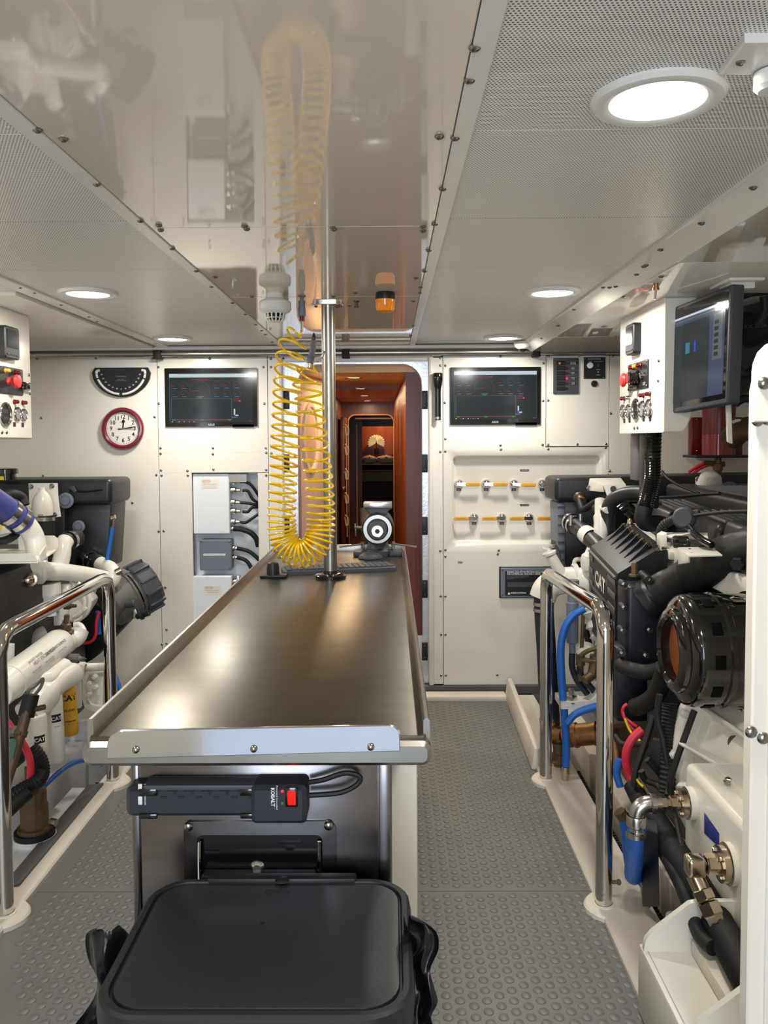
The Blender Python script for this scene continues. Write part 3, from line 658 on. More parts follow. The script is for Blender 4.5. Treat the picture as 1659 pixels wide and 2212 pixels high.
# coiled air hose hanging in a loop
HY = 3.02
hz = T('air_hose', 'yellow coiled air hose hanging in a long loop from the ceiling', 'hose', P(652,700,HY))
ht = PZ(653,648,H); ht = V((P(652,660,HY).x, HY, H))
z = lambda py: P(652, py, HY).z
MB().lathe([(.014,0),(.014,.004),(.007,.006),(.007,.018),(.0125,.019),(.0125,H-z(664)),(.014,H-z(665)),(.014,H-z(683)),(.011,H-z(684)),(.0,H-z(684))], ht, DOWN, 18).build('coupler', 'enclosure_grey', hz)
MB().cyl((ht.x,HY,z(683)), (ht.x,HY,z(694)), .010, n=14).build('red_collar', 'dark_red', hz)
MB().cyl((ht.x,HY,z(694)), (ht.x,HY,z(716)), .0052, n=10).build('tail_pipe', 'steel', hz)
axis_px = [(652,712),(640,724),(632,745),(626,775),(622,820),(619,880),(615,960),(611,1040),(608,1120),(611,1155),(622,1182),(645,1196),(668,1192),(684,1175),(692,1150),(693,1110),(690,1050),(683,990),(675,930),(668,870),(663,830),(668,800),(675,778)]
ax = [P(x, y, HY+.012*math.sin(i*.9)) for i, (x, y) in enumerate(axis_px)]
def spl(pts, k):
    out = []
    for i in range(len(pts)-1):
        p0 = pts[max(0,i-1)]; p1 = pts[i]; p2 = pts[i+1]; p3 = pts[min(len(pts)-1,i+2)]
        for j in range(k):
            t = j/k; out.append(0.5*((2*p1)+(p2-p0)*t+(2*p0-5*p1+4*p2-p3)*t*t+(3*p1-p0-3*p2+p3)*t**3))
    return out+[pts[-1]]
ax = spl(ax, 60)
LL = [0]
for a, b in zip(ax, ax[1:]): LL.append(LL[-1]+(b-a).length)
tot = LL[-1]; coil = []
ph_ = 0
# turns sit further apart near the ends, tightest at the bottom of the loop
bend0, bend1 = 0.40, 0.64
def pitch(s):
    f = s/tot
    if f < 0.10: return 0.046
    if f < 0.40: return 0.046-(f-.10)/.30*0.016
    if f < 0.46: return 0.030-(f-.40)/.06*0.013
    if f < 0.60: return 0.0165
    if f < 0.66: return 0.017+(f-.60)/.06*0.012
    if f < 0.86: return 0.029+(f-.66)/.20*0.02
    return 0.049
up = V((0,1,0))
N = len(ax)
for i in range(N-1):
    s = LL[i]; t = (ax[min(i+1,N-1)]-ax[max(i-1,0)]).normalized(); f = s/tot
    u = (up-t*up.dot(t)).normalized(); v = t.cross(u)
    ds = LL[i+1]-LL[i]; pt = pitch(s); dphi = 2*PI*ds/pt
    R0 = 0.051*min(1, f/.03+.12)*min(1, (1-f)/.04+.1)
    n = max(1, int(dphi/(2*PI/22)))
    for k in range(n):
        g = k/n; a = ph_+dphi*g; p = ax[i].lerp(ax[i+1], g)
        coil.append(p+u*(R0*math.cos(a))+v*(R0*math.sin(a))+t*(0.25*pt*math.sin(a+.6)*(1 if pt > .02 else 0)))
    ph_ += dphi
MB().tube(coil, 0.0046, 8, 1).build('coiled_tube', 'yellow_hose', hz)
# blow gun hooked into the hose
g0 = P(672,790,HY-.03)
gu = T('blow_gun', 'grey air blow gun with black tip and wire lever, beside the yellow hose', 'air gun', g0)
ga, gb, gc = P(670,785,HY-.03), P(676,752,HY-.03), P(678,722,HY-.03)
MB().tube([ga,P(672,770,HY-.03),gb,P(677,735,HY-.03)], [.013]*7+[.011]*12, 12, 6).build('gun_body', 'key_grey' if False else 'mid_grey', gu)
MB().cyl(P(677,737,HY-.03), P(678,728,HY-.03), .0075, .0075, 12).cyl(P(678,728,HY-.03), P(678,719,HY-.03), .0075, .002, 12).build('gun_tip', 'black_plastic', gu)
MB().tube([P(662,778,HY-.03),P(676,782,HY-.035),P(688,780,HY-.04),P(697,770,HY-.04),P(701,758,HY-.04)], .0032, 8, 5).tube([P(676,770,HY-.03),P(690,772,HY-.04),P(698,762,HY-.04)], .0028, 8, 5).build('wire_lever', 'chrome', gu)
MB().cyl(P(670,783,HY-.03), P(669,794,HY-.03), .009, n=12).build('inlet_nut', 'nickel', gu)

# ================================================================== WASTE BIN
bn = T('waste_bin', 'large black plastic waste bin with a flat lid, standing in front of the workbench', 'bin', (-0.22,1.27,0))
LZ = 0.66
c = [PZ(x, y, LZ) for x, y in ((330,1918),(868,1918),(878,2185),(204,2165))]
yb, yf = 1.512, 1.142
xbl, xbr, xfl, xfr = -0.448, 0.028, -0.436, 0.030
cxb = (xbl+xbr)/2; wbn = xbr-xbl; dbn = yb-yf; cyb = (yb+yf)/2
def RR(wd_, dp_, r_, z_, n=7): return [V((cxb+p[0], cyb+p[1], z_)) for p in rrect(wd_, dp_, r_, n)]
MB().loops([RR(wbn-.03,dbn-.03,.05,0.0), RR(wbn-.012,dbn-.012,.06,.05), RR(wbn+.004,dbn+.004,.07,LZ-.055)], cap0=True).build('bin_body', 'black_plastic', bn, ang=50)
MB().loops([RR(wbn+.008,dbn+.008,.072,LZ-.05), RR(wbn+.012,dbn+.012,.074,LZ-.02), RR(wbn+.006,dbn+.006,.072,LZ-.004), RR(wbn-.004,dbn-.004,.068,LZ), RR(wbn-.022,dbn-.022,.06,LZ), RR(wbn-.026,dbn-.026,.058,LZ-.006), RR(wbn-.032,dbn-.032,.056,LZ-.006), RR(wbn-.036,dbn-.036,.054,LZ-.001), RR(wbn-.06,dbn-.06,.05,LZ+.001)], cap1=True).build('lid', 'black_plastic', bn, ang=28)
MB().box((P(450,1900,yb).x,yb-.012,LZ-.05), (P(770,1900,yb).x,yb+.012,LZ+.006), .004).build('hinge_bar', 'black_plastic', bn)
MB().lathe([(0,.004),(.008,.0035),(.014,0)], (P(610,1910,yb-.012).x,yb-.012,LZ+.004), Z_, 16).build('hinge_dimple', 'ink', bn)
q = PZ(600,1926,LZ+.001); MB().prism(rrect(.046,.011,.005,4), q, X_, Y_, Z_*.0012, .0005).build('maker_badge', 'black_gloss', bn); txt('o', .014, PZ(567,1993,LZ+.0018), X_, Y_, 'black_gloss', bn, name='emblem')
# bag spilling out below the rim: a crumpled sheet on either side and a skirt at the front
def sheet(name, inner, outer, y0, seed, sgn):
    rg = random.Random(seed); inner = spl([P(x, y, y0) for x, y in inner], 6); outer = spl([P(x, y, y0) for x, y in outer], 6); ls = []
    n = 16
    for i, (a, b) in enumerate(zip(inner, outer)):
        t = i/(len(inner)-1); l = []
        for k in range(n+1):
            s = k/n
            fold = .022*math.sin(s*4.6+t*3.5+seed)+.010*math.sin(s*9-t*8+seed*2)+.004*math.sin(s*19+t*13)
            l.append(a.lerp(b, s)+V((0, (fold-.02)*min(1, s*3)*(1-.6*s), .003*math.sin(s*9+t*6))))
        ls.append(l)
    return MB().loops(ls, closed=False).build(name, 'black_bag', bn, ang=75)
sheet('bin_bag', [(262,2004),(285,2030),(282,2060),(276,2092),(268,2122),(262,2152),(256,2182),(250,2214),(246,2270)], [(216,1993),(193,2006),(187,2036),(194,2078),(208,2110),(205,2150),(186,2184),(164,2214),(140,2270)], 1.37, 1, -1)
sheet('bin_bag', [(872,1978),(872,2006),(872,2036),(870,2070),(868,2106),(866,2142),(864,2176),(862,2212),(860,2270)], [(889,1984),(938,2004),(947,2040),(929,2082),(936,2116),(944,2150),(930,2180),(939,2214),(948,2270)], 1.34, 4, 1)
ls = []
for i in range(9):
    t = i/8; ls.append([V((xbl+.02+(xbr-xbl-.04)*k/60, yf-.006-.016*t-.008*t*math.sin(k*.55+t*2)-.005*t*math.sin(k*1.9-t*3), LZ-.050-.16*t)) for k in range(61)])
MB().loops(ls, closed=False).build('bin_bag', 'black_bag', bn, ang=75)

# ================================================================== HAND RAILS
def rail(label, x, y0, y1, z0, z1, xn):
    r = T('hand_rail', label, 'rail', (x, (y0+y1)/2, 0.02))
    pts = [V((x,y0,0.02)), V((x,y0,z0-.10))]
    c = [(0,y0+.002,z0-.06),(0,y0+.022,z0-.02),(0,y0+.06,z0-.003),(0,y0+.11,z0+.0)]
    for q in c: pts.append(V((x,q[1],q[2])))
    for q in [(y1-.11,z1),(y1-.06,z1-.003),(y1-.022,z1-.02),(y1-.002,z1-.06)]: pts.append(V((x,q[0],q[1])))
    pts += [V((x,y1,z1-.10)), V((x,y1,0.02))]
    MB().tube(pts, 0.0262, 24, 1).build('bent_tube', 'chrome', r, ang=60)
    for y in (y0, y1):
        MB().lathe([(.034,0),(.034,.004),(.0275,.006)], (x,y,.019), Z_, 24).build('base_ring', 'curb', r)
        q = V((x+xn*.026,y,.09)); MB().cyl(q, q+V((xn*.02,0,0)), .006, n=10).cyl(q+V((xn*.016,0,0)), q+V((xn*.028,0,0)), .009, n=12, bev=.003).build('clamp_screw', 'dull_bronze', r)
rail('polished steel hand rail along the right aisle, in front of the dark engine', 0.672, 2.514, 3.471, 0.955, 0.925, 1)
rail('polished steel hand rail along the left aisle, partly out of frame', -1.215, 2.468, 3.458, 0.905, 0.915, -1)
# ================================================================== THINGS ON THE END WALL
def rect(px0, py0, px1, py1, Y=None):
    a, b = P(px0, py0, Y or WB), P(px1, py1, Y or WB); return a.x, b.x, b.z, a.z
def plate(px0, py0, px1, py1, y0, t, name, m, par, r=0.003, bev=0.002):
    x0, x1, z0, z1 = rect(px0, py0, px1, py1)
    return MB().prism(rrect(x1-x0, z1-z0, r, 4, ((x0+x1)/2, (z0+z1)/2)), (0,y0,0), X_, Z_, Y_*-t, bev).build(name, m, par)
def monitor(px0, py0, px1, py1, sx0, sy0, sx1, sy1, label):
    x0, x1, z0, z1 = rect(px0, py0, px1, py1); r = T('wall_monitor', label, 'monitor', ((x0+x1)/2, WB, (z0+z1)/2), 'wall screens')
    s0, s1, t0, t1 = rect(sx0, sy0, sx1, sy1); F = WB-.010
    o = rrect(x1-x0, z1-z0, .004, 3, ((x0+x1)/2, (z0+z1)/2)); i = rrect(s1-s0, t1-t0, .001, 3, ((s0+s1)/2, (t0+t1)/2))
    MB().loops([LY(o, WB), LY(o, F+.002), LY(o, F), LY(i, F), LY(i, F+.004)]).build('bezel', 'black_gloss', r, ang=30)
    MB().loops([LY(i, F+.0035)], cap1=True).build('screen', 'screen', r)
    U = lambda u, v, k=0: V((s0+(s1-s0)*u, F+.0033-k*.0004, t1-(t1-t0)*v)); sw = s1-s0
    def q(u0, v0, u1, v1, name, m):
        a, b = U(u0, v0), U(u1, v1); MB().box((a.x, F+.0026, b.z), (b.x, F+.0034, a.z)).build(name, m, r)
    q(0,0,1,.075, 'title_bar', 'px_white')
    ticks, red, box_ = MB(), MB(), MB()
    def dial(u, v, rr, n):
        c = U(u, v)
        for k in range(n):
            a = PI*(1.08-1.16*k/(n-1)); d = V((math.cos(a),0,math.sin(a))); ticks.cbox(c+d*rr*sw, (.0014,.0008,.004 if rr > .08 else .0026), 0, (V((d.z,0,-d.x)), Y_, d))
        e = c+V((-rr*sw*.85,0,-.002)); red.hexa([c+V((0,-.0004,-.001)),c+V((0,-.0004,.001)),e+V((0,-.0004,.0006)),e+V((0,-.0004,-.0006))], [c+V((0,.0004,-.001)),c+V((0,.0004,.001)),e+V((0,.0004,.0006)),e+V((0,.0004,-.0006))])
    dial(.365,.35,.116,25)
    for u in (.063,.178,.57,.686,.811):
        for v in (.24,.415): dial(u, v, .046, 11); q(u-.028, v+.05, u+.028, v+.062, 'readout', 'px_cyan')
    stuff(ticks.build('dial_ticks', 'px_yellow', r)); stuff(red.build('dial_needles', 'px_red', r))
    q(.325,.465,.41,.478,'readout','px_green'); q(.345,.488,.39,.498,'readout','px_green')
    txt('Selected Cat Display', .0115, U(.37,.118), X_, Z_, 'px_red', r)
    for a in ((.02,.505,.75,.512),(.743,.505,.749,.95),(.02,.935,.75,.94),(.02,.505,.024,.95)): q(*a, 'chart_line', 'px_grey')
    for v in (.58,.65,.72,.79,.86): q(.03,v,.735,v+.002,'chart_grid','lcd_grey')
    q(.03,.945,.74,.952,'chart_line','px_red')
    for u in (.03,.37,.70): q(u,.935,u+.035,.96,'chart_mark','px_green')
    q(.775,.50,.84,.506,'alarm_line','px_red'); q(.775,.53,.84,.536,'alarm_line','px_red'); q(.775,.56,.835,.565,'alarm_line','px_red'); q(.835,.55,.853,.575,'alarm_mark','led_red')
    q(.770,.725,.788,.85,'level_bar','px_white'); q(.770,.82,.788,.88,'level_bar','px_blue'); q(.79,.845,.826,.87,'level_bar','px_white'); q(.75,.885,.808,.91,'level_bar','px_grey')
    q(0,.965,1,1,'task_bar','screen_blue' if False else 'screen')
    for k, u in enumerate((.02,.075,.105,.135,.165,.195,.225,.255,.285)): q(u,.975,u+.014,.992,'task_icon', ('px_white','px_cyan')[k % 2])
    q(.957,.968,.99,.985,'task_clock','px_grey')
    q(0,.075,.004,1,'screen_edge','px_cyan')
    b = P((px0+px1)/2, (sy1+py1)/2+1, F); txt('ASUS', .017, V((b.x, F-.0004, b.z)), X_, Z_, 'px_white', r, bold=.0005)
    q_ = rect(px1-54, py1-4, px1-8, py1+2); MB().box((q_[0],F,q_[2]), (q_[1],WB,q_[3])).build('control_tab', 'black_gloss', r)
    return r
monitor(356,796,557,921, 366,808,547,912, 'flat screen showing engine gauges on the end wall, left of the doorway, beside the clock')
monitor(972,794,1167,917, 980.5,802.5,1158.5,905, 'flat screen showing engine gauges on the end wall, right of the doorway, beside the flashlight')

# clock
cc = W(267,926); cr = rad(45.5,WB)
ck = T('wall_clock', 'round wall clock with a dark red rim and white face, below the black inclinometer', 'clock', cc)
MB().lathe([(cr*.9,0),(cr,.008),(cr*1.0,.022),(cr*.94,.032),(cr*.86,.034),(cr*.79,.026),(cr*.775,.014)], cc, TOCAM, 56).build('rim', 'clock_red', ck)
MB().lathe([(0,.012),(cr*.79,.012)], cc, TOCAM, 48).build('face', 'clock_face', ck)
cf = cc+V((0,-.0125,0))
for h in range(1,13):
    a = PI/2-h*PI/6; txt(str(h), cr*.27, cf+V((math.cos(a)*cr*.56,0,math.sin(a)*cr*.56)), X_, Z_, 'ink', ck, name='numeral', bold=.0006)
tk = MB()
for k in range(60):
    a = k*PI/30; d = V((math.cos(a),0,math.sin(a))); tk.cbox(cf+d*cr*.72, (.003 if k % 5 == 0 else .0016,.0008,cr*.045), 0, (V((d.z,0,-d.x)),Y_,d))
stuff(tk.build('minute_ticks', 'ink', ck))
def hand(deg, L, w_, tail, m, k, name):
    a = math.radians(90-deg); d = V((math.cos(a),0,math.sin(a))); e = V((d.z,0,-d.x)); c = cf+V((0,-.001-k*.0012,0))
    MB().prism([(-w_*.5,-tail),(w_*.5,-tail),(w_*.6,L*.6),(0.0005,L),(-.0005,L),(-w_*.6,L*.6)], c, e, d, Y_*-.0008).build(name, m, ck)
hand(7, cr*.52, .007, cr*.0, 'ink', 0, 'hour_hand'); hand(82, cr*.66, .006, cr*.22, 'ink', 1, 'minute_hand'); hand(93, cr*.68, .0025, cr*.25, 'grey_ink', 2, 'second_hand')
a_ = math.radians(83); MB().cyl(cf+V((.0045,-.001,cr*.34)), cf+V((.0045,-.0035,cr*.34)), .009, n=16).build('hour_hand_boss', 'ink', ck)
txt('Quartz', .009, cf+V((-.004,-.0003,cr*.32)), X_, Z_, 'red_ink', ck)
# inclinometer
i0, i1, j0, j1 = rect(199,795,329,858); ic_ = V(((i0+i1)/2, WB, j1)); iw_ = (i1-i0)/2; ih_ = j1-j0
inc = T('inclinometer', 'black half-round inclinometer with a curved white tube scale, above the clock', 'inclinometer', ic_)
def half(k, n=26, top=0.0):
    pts = []
    for q in range(n+1):
        a = PI+PI*q/n; pts.append((iw_*k*math.cos(a)*(1 if abs(math.cos(a)) < .97 else .985), ih_*k*math.sin(a)*.99+top-.012*(1-abs(math.sin(a)))))
    return [(-iw_*k+.02, top)]+pts[1:-1]+[(iw_*k-.02, top)]
hp_ = half(1.0)
MB().prism(hp_, ic_, X_, Z_, Y_*-.022, .006).build('housing', 'black_plastic', inc)
MB().tube([ic_+V((iw_*.83*math.cos(PI*1.06+PI*.88*q/24), -.022, ih_*.83*math.sin(PI*1.06+PI*.88*q/24)-.012)) for q in range(25)], .0068, 10, 1).build('scale_tube', 'clock_face', inc)
for s in (-1,1): MB().tube([ic_+V((s*iw_*.81,-.022,-.036)), ic_+V((s*iw_*.80,-.022,-.020)), ic_+V((s*iw_*.70,-.022,-.016))], .0075, 8, 4).build('tube_end', 'clock_face', inc)
for k in (.12,.88): 
    a = PI*(1+k); MB().cbox(ic_+V((iw_*.83*math.cos(a),-.024,ih_*.83*math.sin(a)-.012)), (.008,.012,.03), .001, (V((math.cos(a+PI/2),0,math.sin(a+PI/2))),Y_,V((math.cos(a),0,math.sin(a))))).build('tube_clip', 'black_plastic', inc)
MB().lathe([(0,.006),(.008,.004),(.009,0)], ic_+V((0,-.028,-ih_*.83-.012)), TOCAM, 16).build('bubble_ball', 'ink', inc)
for k in range(13):
    a = PI*(1.08+.84*k/12); t_ = abs(k-6)*10; txt(str(t_), .012, ic_+V((iw_*.66*math.cos(a),-.0225,ih_*.66*math.sin(a)-.012)), X_, Z_, 'white_ink', inc, name='numeral')
txt('CLINOMETER', .010, ic_+V((0,-.0225,-.052)), X_, Z_, 'grey_ink', inc); txt('LEVEL VESSEL\nMARINE INSTRUMENT', .007, ic_+V((0,-.0225,-.072)), X_, Z_, 'grey_ink', inc)

# enclosures in the recess
def enclosure(px0, py0, px1, py1, yb, yf, label, m, name, side=0.02):
    x0, x1, z0, z1 = rect(px0, py0, px1, py1, yf); r = T(name, label, 'electrical box', ((x0+x1)/2, yb, z0))
    MB().box((x0+.004,yf+.03,z0+.004), (x1-.004,yb,z1-.004), .003).build('box_body', m, r)
    MB().prism(rrect(x1-x0, z1-z0, .006, 4, ((x0+x1)/2, (z0+z1)/2)), (0,yf+.032,0), X_, Z_, Y_*-.032, .004).build('box_cover', m, r)
    return r, x0, x1, z0, z1
def label_card(px, py, w_, h, yf, par, lines, logo=True):
    c = P(px, py, yf); MB().box((c.x-w_/2,yf-.0006,c.z-h/2), (c.x+w_/2,yf+.0002,c.z+h/2)).build('label_card', 'clock_face', par)
    if logo:
        e = c+V((-w_*.18,-.0008,h*.26)); MB().loops([[e+V((.024*math.cos(2*PI*k/20),0,.009*math.sin(2*PI*k/20))) for k in range(20)], [e+V((.022*math.cos(2*PI*k/20),-.0003,.0075*math.sin(2*PI*k/20))) for k in range(20)]]).build('emblem', 'red_ink', par)
        txt('CATERPILLAR' if False else 'ELECTRONIC', .006, e, X_, Z_, 'ink', par)
    for k, (t_, s_) in enumerate(lines): txt(t_, s_, c+V((0,-.0008,-h*.05-k*.011)), X_, Z_, 'red_ink', par)
YF = 4.735
e1, x0, x1, z0, z1 = enclosure(416,1024,496,1153, 4.84, YF, 'upper white electrical enclosure with five cable glands, in the wall recess above the grey box', 'enclosure_white', 'electrical_enclosure')
label_card(453,1045,.105,.055,YF,e1,(('MPEC-5 Engine Monitor', .008),('CONTROL UNIT PANEL', .006),('MARINE POWER DISPLAY SYSTEM', .005)))
MB().box((x1-.06,YF-.0005,z0+.008), (x1-.03,YF+.0003,z0+.02)).build('label_card', 'clock_face', e1)
ends = [(557,1083),(557,1088),(557,1091),(557,1093),(557,1100)]
for k, py in enumerate((1040,1059,1085,1104,1127)):
    a = P(497,py,4.775); q = P(512+(k%2)*6,py,4.775); b = P(524+(k%2)*4,py+1,4.775)
    MB().cyl(a, a.lerp(q,.45), .019, n=14).lathe([(.016,0),(.019,.004),(.019,.02),(.012,.028),(.010,.05)], a.lerp(q,.2), X_, 14).build('cable_gland', 'steel', e1)
    ee = P(*ends[k],4.80); mid = P(546,py+ (12,20,4,-8,-8)[k],4.775)
    MB().tube([b-V((.012,0,0)), b+V((.02,0,-.002)), mid, ee+V((.03,.0,-.01))], .0085, 8, 8).build('cable', 'rubber', e1)
a = P(499,1142,4.775); MB().cyl(a, a+V((.02,0,0)), .014, n=12).build('cable_gland', 'steel', e1)
MB().tube([a+V((.015,0,0)),P(520,1143,4.775),P(540,1150,4.775),P(553,1163,4.78),P(558,1180,4.79)], .016, 10, 6).build('cable', 'rubber', e1)
MB().box((x1-.004,YF+.02,z1-.05), (x1+.10,4.838,z1-.004)).build('top_bracket', 'steel', e1)
e2, x0, x1, z0, z1 = enclosure(431,1166,500,1232, 4.84, YF+.005, 'grey electrical box with two cables, in the wall recess between the two white enclosures', 'enclosure_grey', 'junction_box')
c = P(463,1198,YF+.005); MB().box((c.x-.065,YF+.0042,c.z-.006), (c.x+.065,YF+.0052,c.z+.006)).build('label_card', 'white_ink', e2); txt('ENGINE JUNCTION BOX LOW VOLTAGE SUPPLY', .0052, c+V((0,-.001,0)), X_, Z_, 'ink', e2)
for px, py in ((435,1170),(496,1170),(435,1228),(496,1228)): screw(P(px,py,YF+.005), TOCAM, e2, .6)
for py, pts in ((1184,((515,1185),(535,1190),(550,1200),(562,1212))),(1204,((515,1205),(530,1210),(540,1222),(547,1240)))):
    a = P(500,py,4.785); MB().lathe([(.012,0),(.016,.004),(.016,.02),(.012,.024),(.011,.034)], a, X_, 12).build('cable_gland', 'steel', e2)
    MB().tube([a+V((.025,0,0))]+[P(x,y,4.785) for x, y in pts], .0115, 10, 6).build('cable', 'rubber', e2)
e3, x0, x1, z0, z1 = enclosure(415,1245,502,1440, 4.84, YF-.01, 'lower white electrical enclosure, partly hidden behind the workbench edge', 'enclosure_white', 'electrical_enclosure')
label_card(459,1275,.105,.055,YF-.01,e3,(('MPEC-5 Engine Monitor', .008),('PROCESSOR UNIT PANEL', .006)))
for k, py in enumerate((1256,1268)):
    MB().cyl(P(503,py,4.78), P(511,py,4.78), .016, n=12).build('cable_gland', 'steel', e3)
q = P(513,1248,4.80); MB().box((q.x-.012,4.79,q.z-.05), (q.x+.012,4.838,q.z+.014), .003).build('mount_tab', 'steel', e3)

# flashlight in its clips
f0, f1 = W(945,806,.035), W(946,908,.035); fl_ = T('flashlight', 'black metal flashlight clipped upright to the wall right of the doorway', 'flashlight', f1)
L = (f0-f1).length
MB().lathe([(0,0),(.016,0),(.0175,.002),(.0175,.006)], f1, Z_, 20).lathe([(.0175,.02),(.0175,L*.62),(.019,L*.66),(.020,L*.70),(.0225,L*.72),(.026,L*.82),(.028,L*.86),(.028,L*.985),(.026,L),(0,L)], f1, Z_, 24).build('barrel', 'black_gloss', fl_)
MB().lathe([(.0176,.006),(.0178,.013),(.0176,.02)], f1, Z_, 20).build('tail_ring', 'steel', fl_)
for k in (.28,.6): MB().box((f1.x-.012,WB-.03,f1.z+L*k-.008), (f1.x+.012,WB,f1.z+L*k+.008), .002).build('clip', 'black_plastic', fl_)

# breaker panel
sp_ = T('switch_panel', 'dark grey switch panel with six rockers and red indicator lamps, beside the right wall screen', 'switch panel', W(1222,812))
plate(1195,774,1249,851, WB, .012, 'face_plate', 'dark_grey', sp_, .005, .003)
for k in range(6):
    py = 785+k*10.8
    plate(1201,py-4.2,1220,py+4.2, WB-.012, .006, 'rocker', 'black_plastic', sp_, .002)
    q = W(1224.5,py+.2,.0122); MB().lathe([(0,.005),(.006,.004),(.0075,0)], q, TOCAM, 14).build('indicator_lamp', 'led_red' if k == 3 else ('dark_red' if k < 5 else 'ink'), sp_)
    if k < 5:
        plate(1232 if k else 1228,py-2.6,1243 if k else 1248,py+2.8, WB-.012, .0008, 'label_strip', 'ink', sp_, .001, 0)
        txt(('NEUTRAL\nRUNNING','BILGE\nPUMP 1','BILGE\nPUMP 2','WATER\nPUMP','SUMP\nPUMP')[k], .0075, W(1238,py,.0131), X_, Z_, 'white_ink', sp_)
plate(1205.5,783,1209.5,788, WB-.018, .001, 'rocker_mark', 'lever_yellow', sp_, .001, 0)
# alarm panel
ap = T('alarm_box', 'small square black alarm panel with a white button, beside the switch panel', 'alarm panel', W(1284,795))
plate(1261,772,1307,818, WB, .006, 'face_plate', 'black_plastic', ap, .002, .001)
for px, py in ((1264,775),(1304,774),(1264,815),(1304,815)): screw(W(px,py,.006), TOCAM, ap, .5)
MB().lathe([(.018,0),(.018,.008),(.015,.011),(0,.012)], W(1274.5,789.5,.006), TOCAM, 22).build('button', 'enclosure_white', ap)
MB().lathe([(.009,0),(.009,.005),(0,.006)], W(1292,789,.006), TOCAM, 16).build('indicator_lamp', 'dark_grey', ap)
MB().lathe([(.009,0),(.008,.004),(.004,.012),(0,.013)], W(1292,804,.006), TOCAM, 12).build('toggle_switch', 'steel', ap)
txt('ALARM PANEL', .012, W(1284,775.5,.0066), X_, Z_, 'white_ink', ap)
for s_, px, py in (('HORN',1274.5,781),('ACKNOWLEDGE',1293,781),('ENABLE',1292,798.5),('DISABLE',1292,810)): txt(s_, .0065, W(px,py,.0066), X_, Z_, 'white_ink', ap)
bz = T('alarm_buzzer', 'small round black alarm buzzer below the square alarm panel', 'buzzer', W(1283.5,829))
MB().lathe([(.0185,0),(.0185,.006),(.015,.010),(.006,.010),(.005,.007),(0,.007)], W(1283.5,829), TOCAM, 24).build('buzzer_cap', 'black_plastic', bz)
# fuel manifold valves with their yellow levers
VY = WB+.04
for k in range(8):
    top = k < 4; px = (991,1050,1110,1171)[k] if top else (1024,1084,1143,1203)[k-4]; py = 1045 if top else 1118
    n_ = ('leftmost', 'second', 'third', 'rightmost visible')[k % 4]
    c = P(px, py, VY); r = T('ball_valve', ('upper' if top else 'lower')+' row ball valve with yellow lever pointing '+('right' if top else 'left')+', '+n_+' in its row', 'valve', c, 'yellow-lever valves on the sunk wall panel')
    MB().lathe([(.026,0),(.0265,.010),(.022,.022),(.013,.030),(0,.032)], c, TOCAM, 22).build('bonnet', 'chrome', r)
    s = 1 if top else -1; dip = (-.012 if k == 2 else -.002)
    MB().cbox(c+V((0,-.034,0)), (.022,.012,.022), .002).build('stem_nut', 'polished', r)
    MB().hexa([c+V((-s*.014,-.040,-.009)),c+V((s*.052,-.046,-.009+dip*.4)),c+V((s*.052,-.046,.009+dip*.4)),c+V((-s*.014,-.040,.009))],[c+V((-s*.014,-.036,-.009)),c+V((s*.052,-.042,-.009+dip*.4)),c+V((s*.052,-.042,.009+dip*.4)),c+V((-s*.014,-.036,.009))]).build('lever_shank', 'steel', r)
    u = V((s*1.0,0,dip*1.2)).normalized(); w_ = V((-u.z,0,u.x))
    MB().prism(rrect(.088,.022,.0105,5,(.044,0)), c+V((s*.034,-.041,dip*.3)), u, w_, Y_*-.009, .003).build('lever_grip', 'lever_yellow', r)
    ct = c+V((s*.082,-.0512,dip*.9)); txt('SUPPLY RETURN', .0075, ct, u*s, w_*s, 'dull_bronze', r)
    q = P(px, py+13, VY); MB().box((q.x-.013,VY-.0012,q.z-.0075), (q.x+.013,VY,q.z+.0075)).build('tag_plate', 'ink', r)
    txt(('PORT\nENGINE','STBD\nENGINE','PORT\nGEN','STBD\nGEN')[k % 4], .006, q+V((0,-.0015,0)), X_, Z_, 'white_ink', r)
for py, s_, lb in ((1016,'FUEL SUPPLY','small black sign above the upper row of valves'),(1091,'FUEL RETURN','small black sign between the two rows of valves')):
    q = P(1133,py,VY); r = T('sign_plate', lb, 'sign', q); MB().box((q.x-.026,VY-.0012,q.z-.006), (q.x+.026,VY,q.z+.006)).build('sign_base', 'ink', r); txt(s_, .0075, q+V((0,-.0016,0)), X_, Z_, 'white_ink', r)
# engine circuit box
cb = T('circuit_box', 'grey-framed black circuit protection box let into the lower wall panel', 'electrical box', W(1130,1258))
plate(1078,1224,1195,1291, WB, .006, 'rim', 'ink', cb, .003, .001); plate(1081,1226,1192,1289, WB-.006, .014, 'frame', 'enclosure_grey', cb, .006, .003)
plate(1090,1232,1184,1285, WB-.020, .003, 'face', 'ink', cb, .004, .001)
for px, py in ((1085,1231),(1085,1284)): screw(W(px,py,.02), TOCAM, cb, .6)
txt('ENGINE CIRCUIT PROTECTION ENCLOSURE\nFOR CATERPILLAR 3500 AND C SERIES', .0115, W(1095,1238,.0236), X_, Z_, 'white_ink', cb, align='LEFT', bold=.0003)
txt('CAUTION DISCONNECT ALL POWER BEFORE\nREMOVING THE COVER OF THIS ENCLOSURE\nREPLACE BREAKERS ONLY WITH THE\nSAME RATING', .0062, W(1095,1247,.0236), X_, Z_, 'grey_ink', cb, align='LEFT')
plate(1095,1256,1175,1266, WB-.0232, .0006, 'text_block', 'dark_grey', cb, .001, 0)
for k in range(2): plate(1096+k*2.6,1279,1098+k*2.6,1283, WB-.0232, .0006, 'logo_block', 'white_ink', cb, .0005, 0)
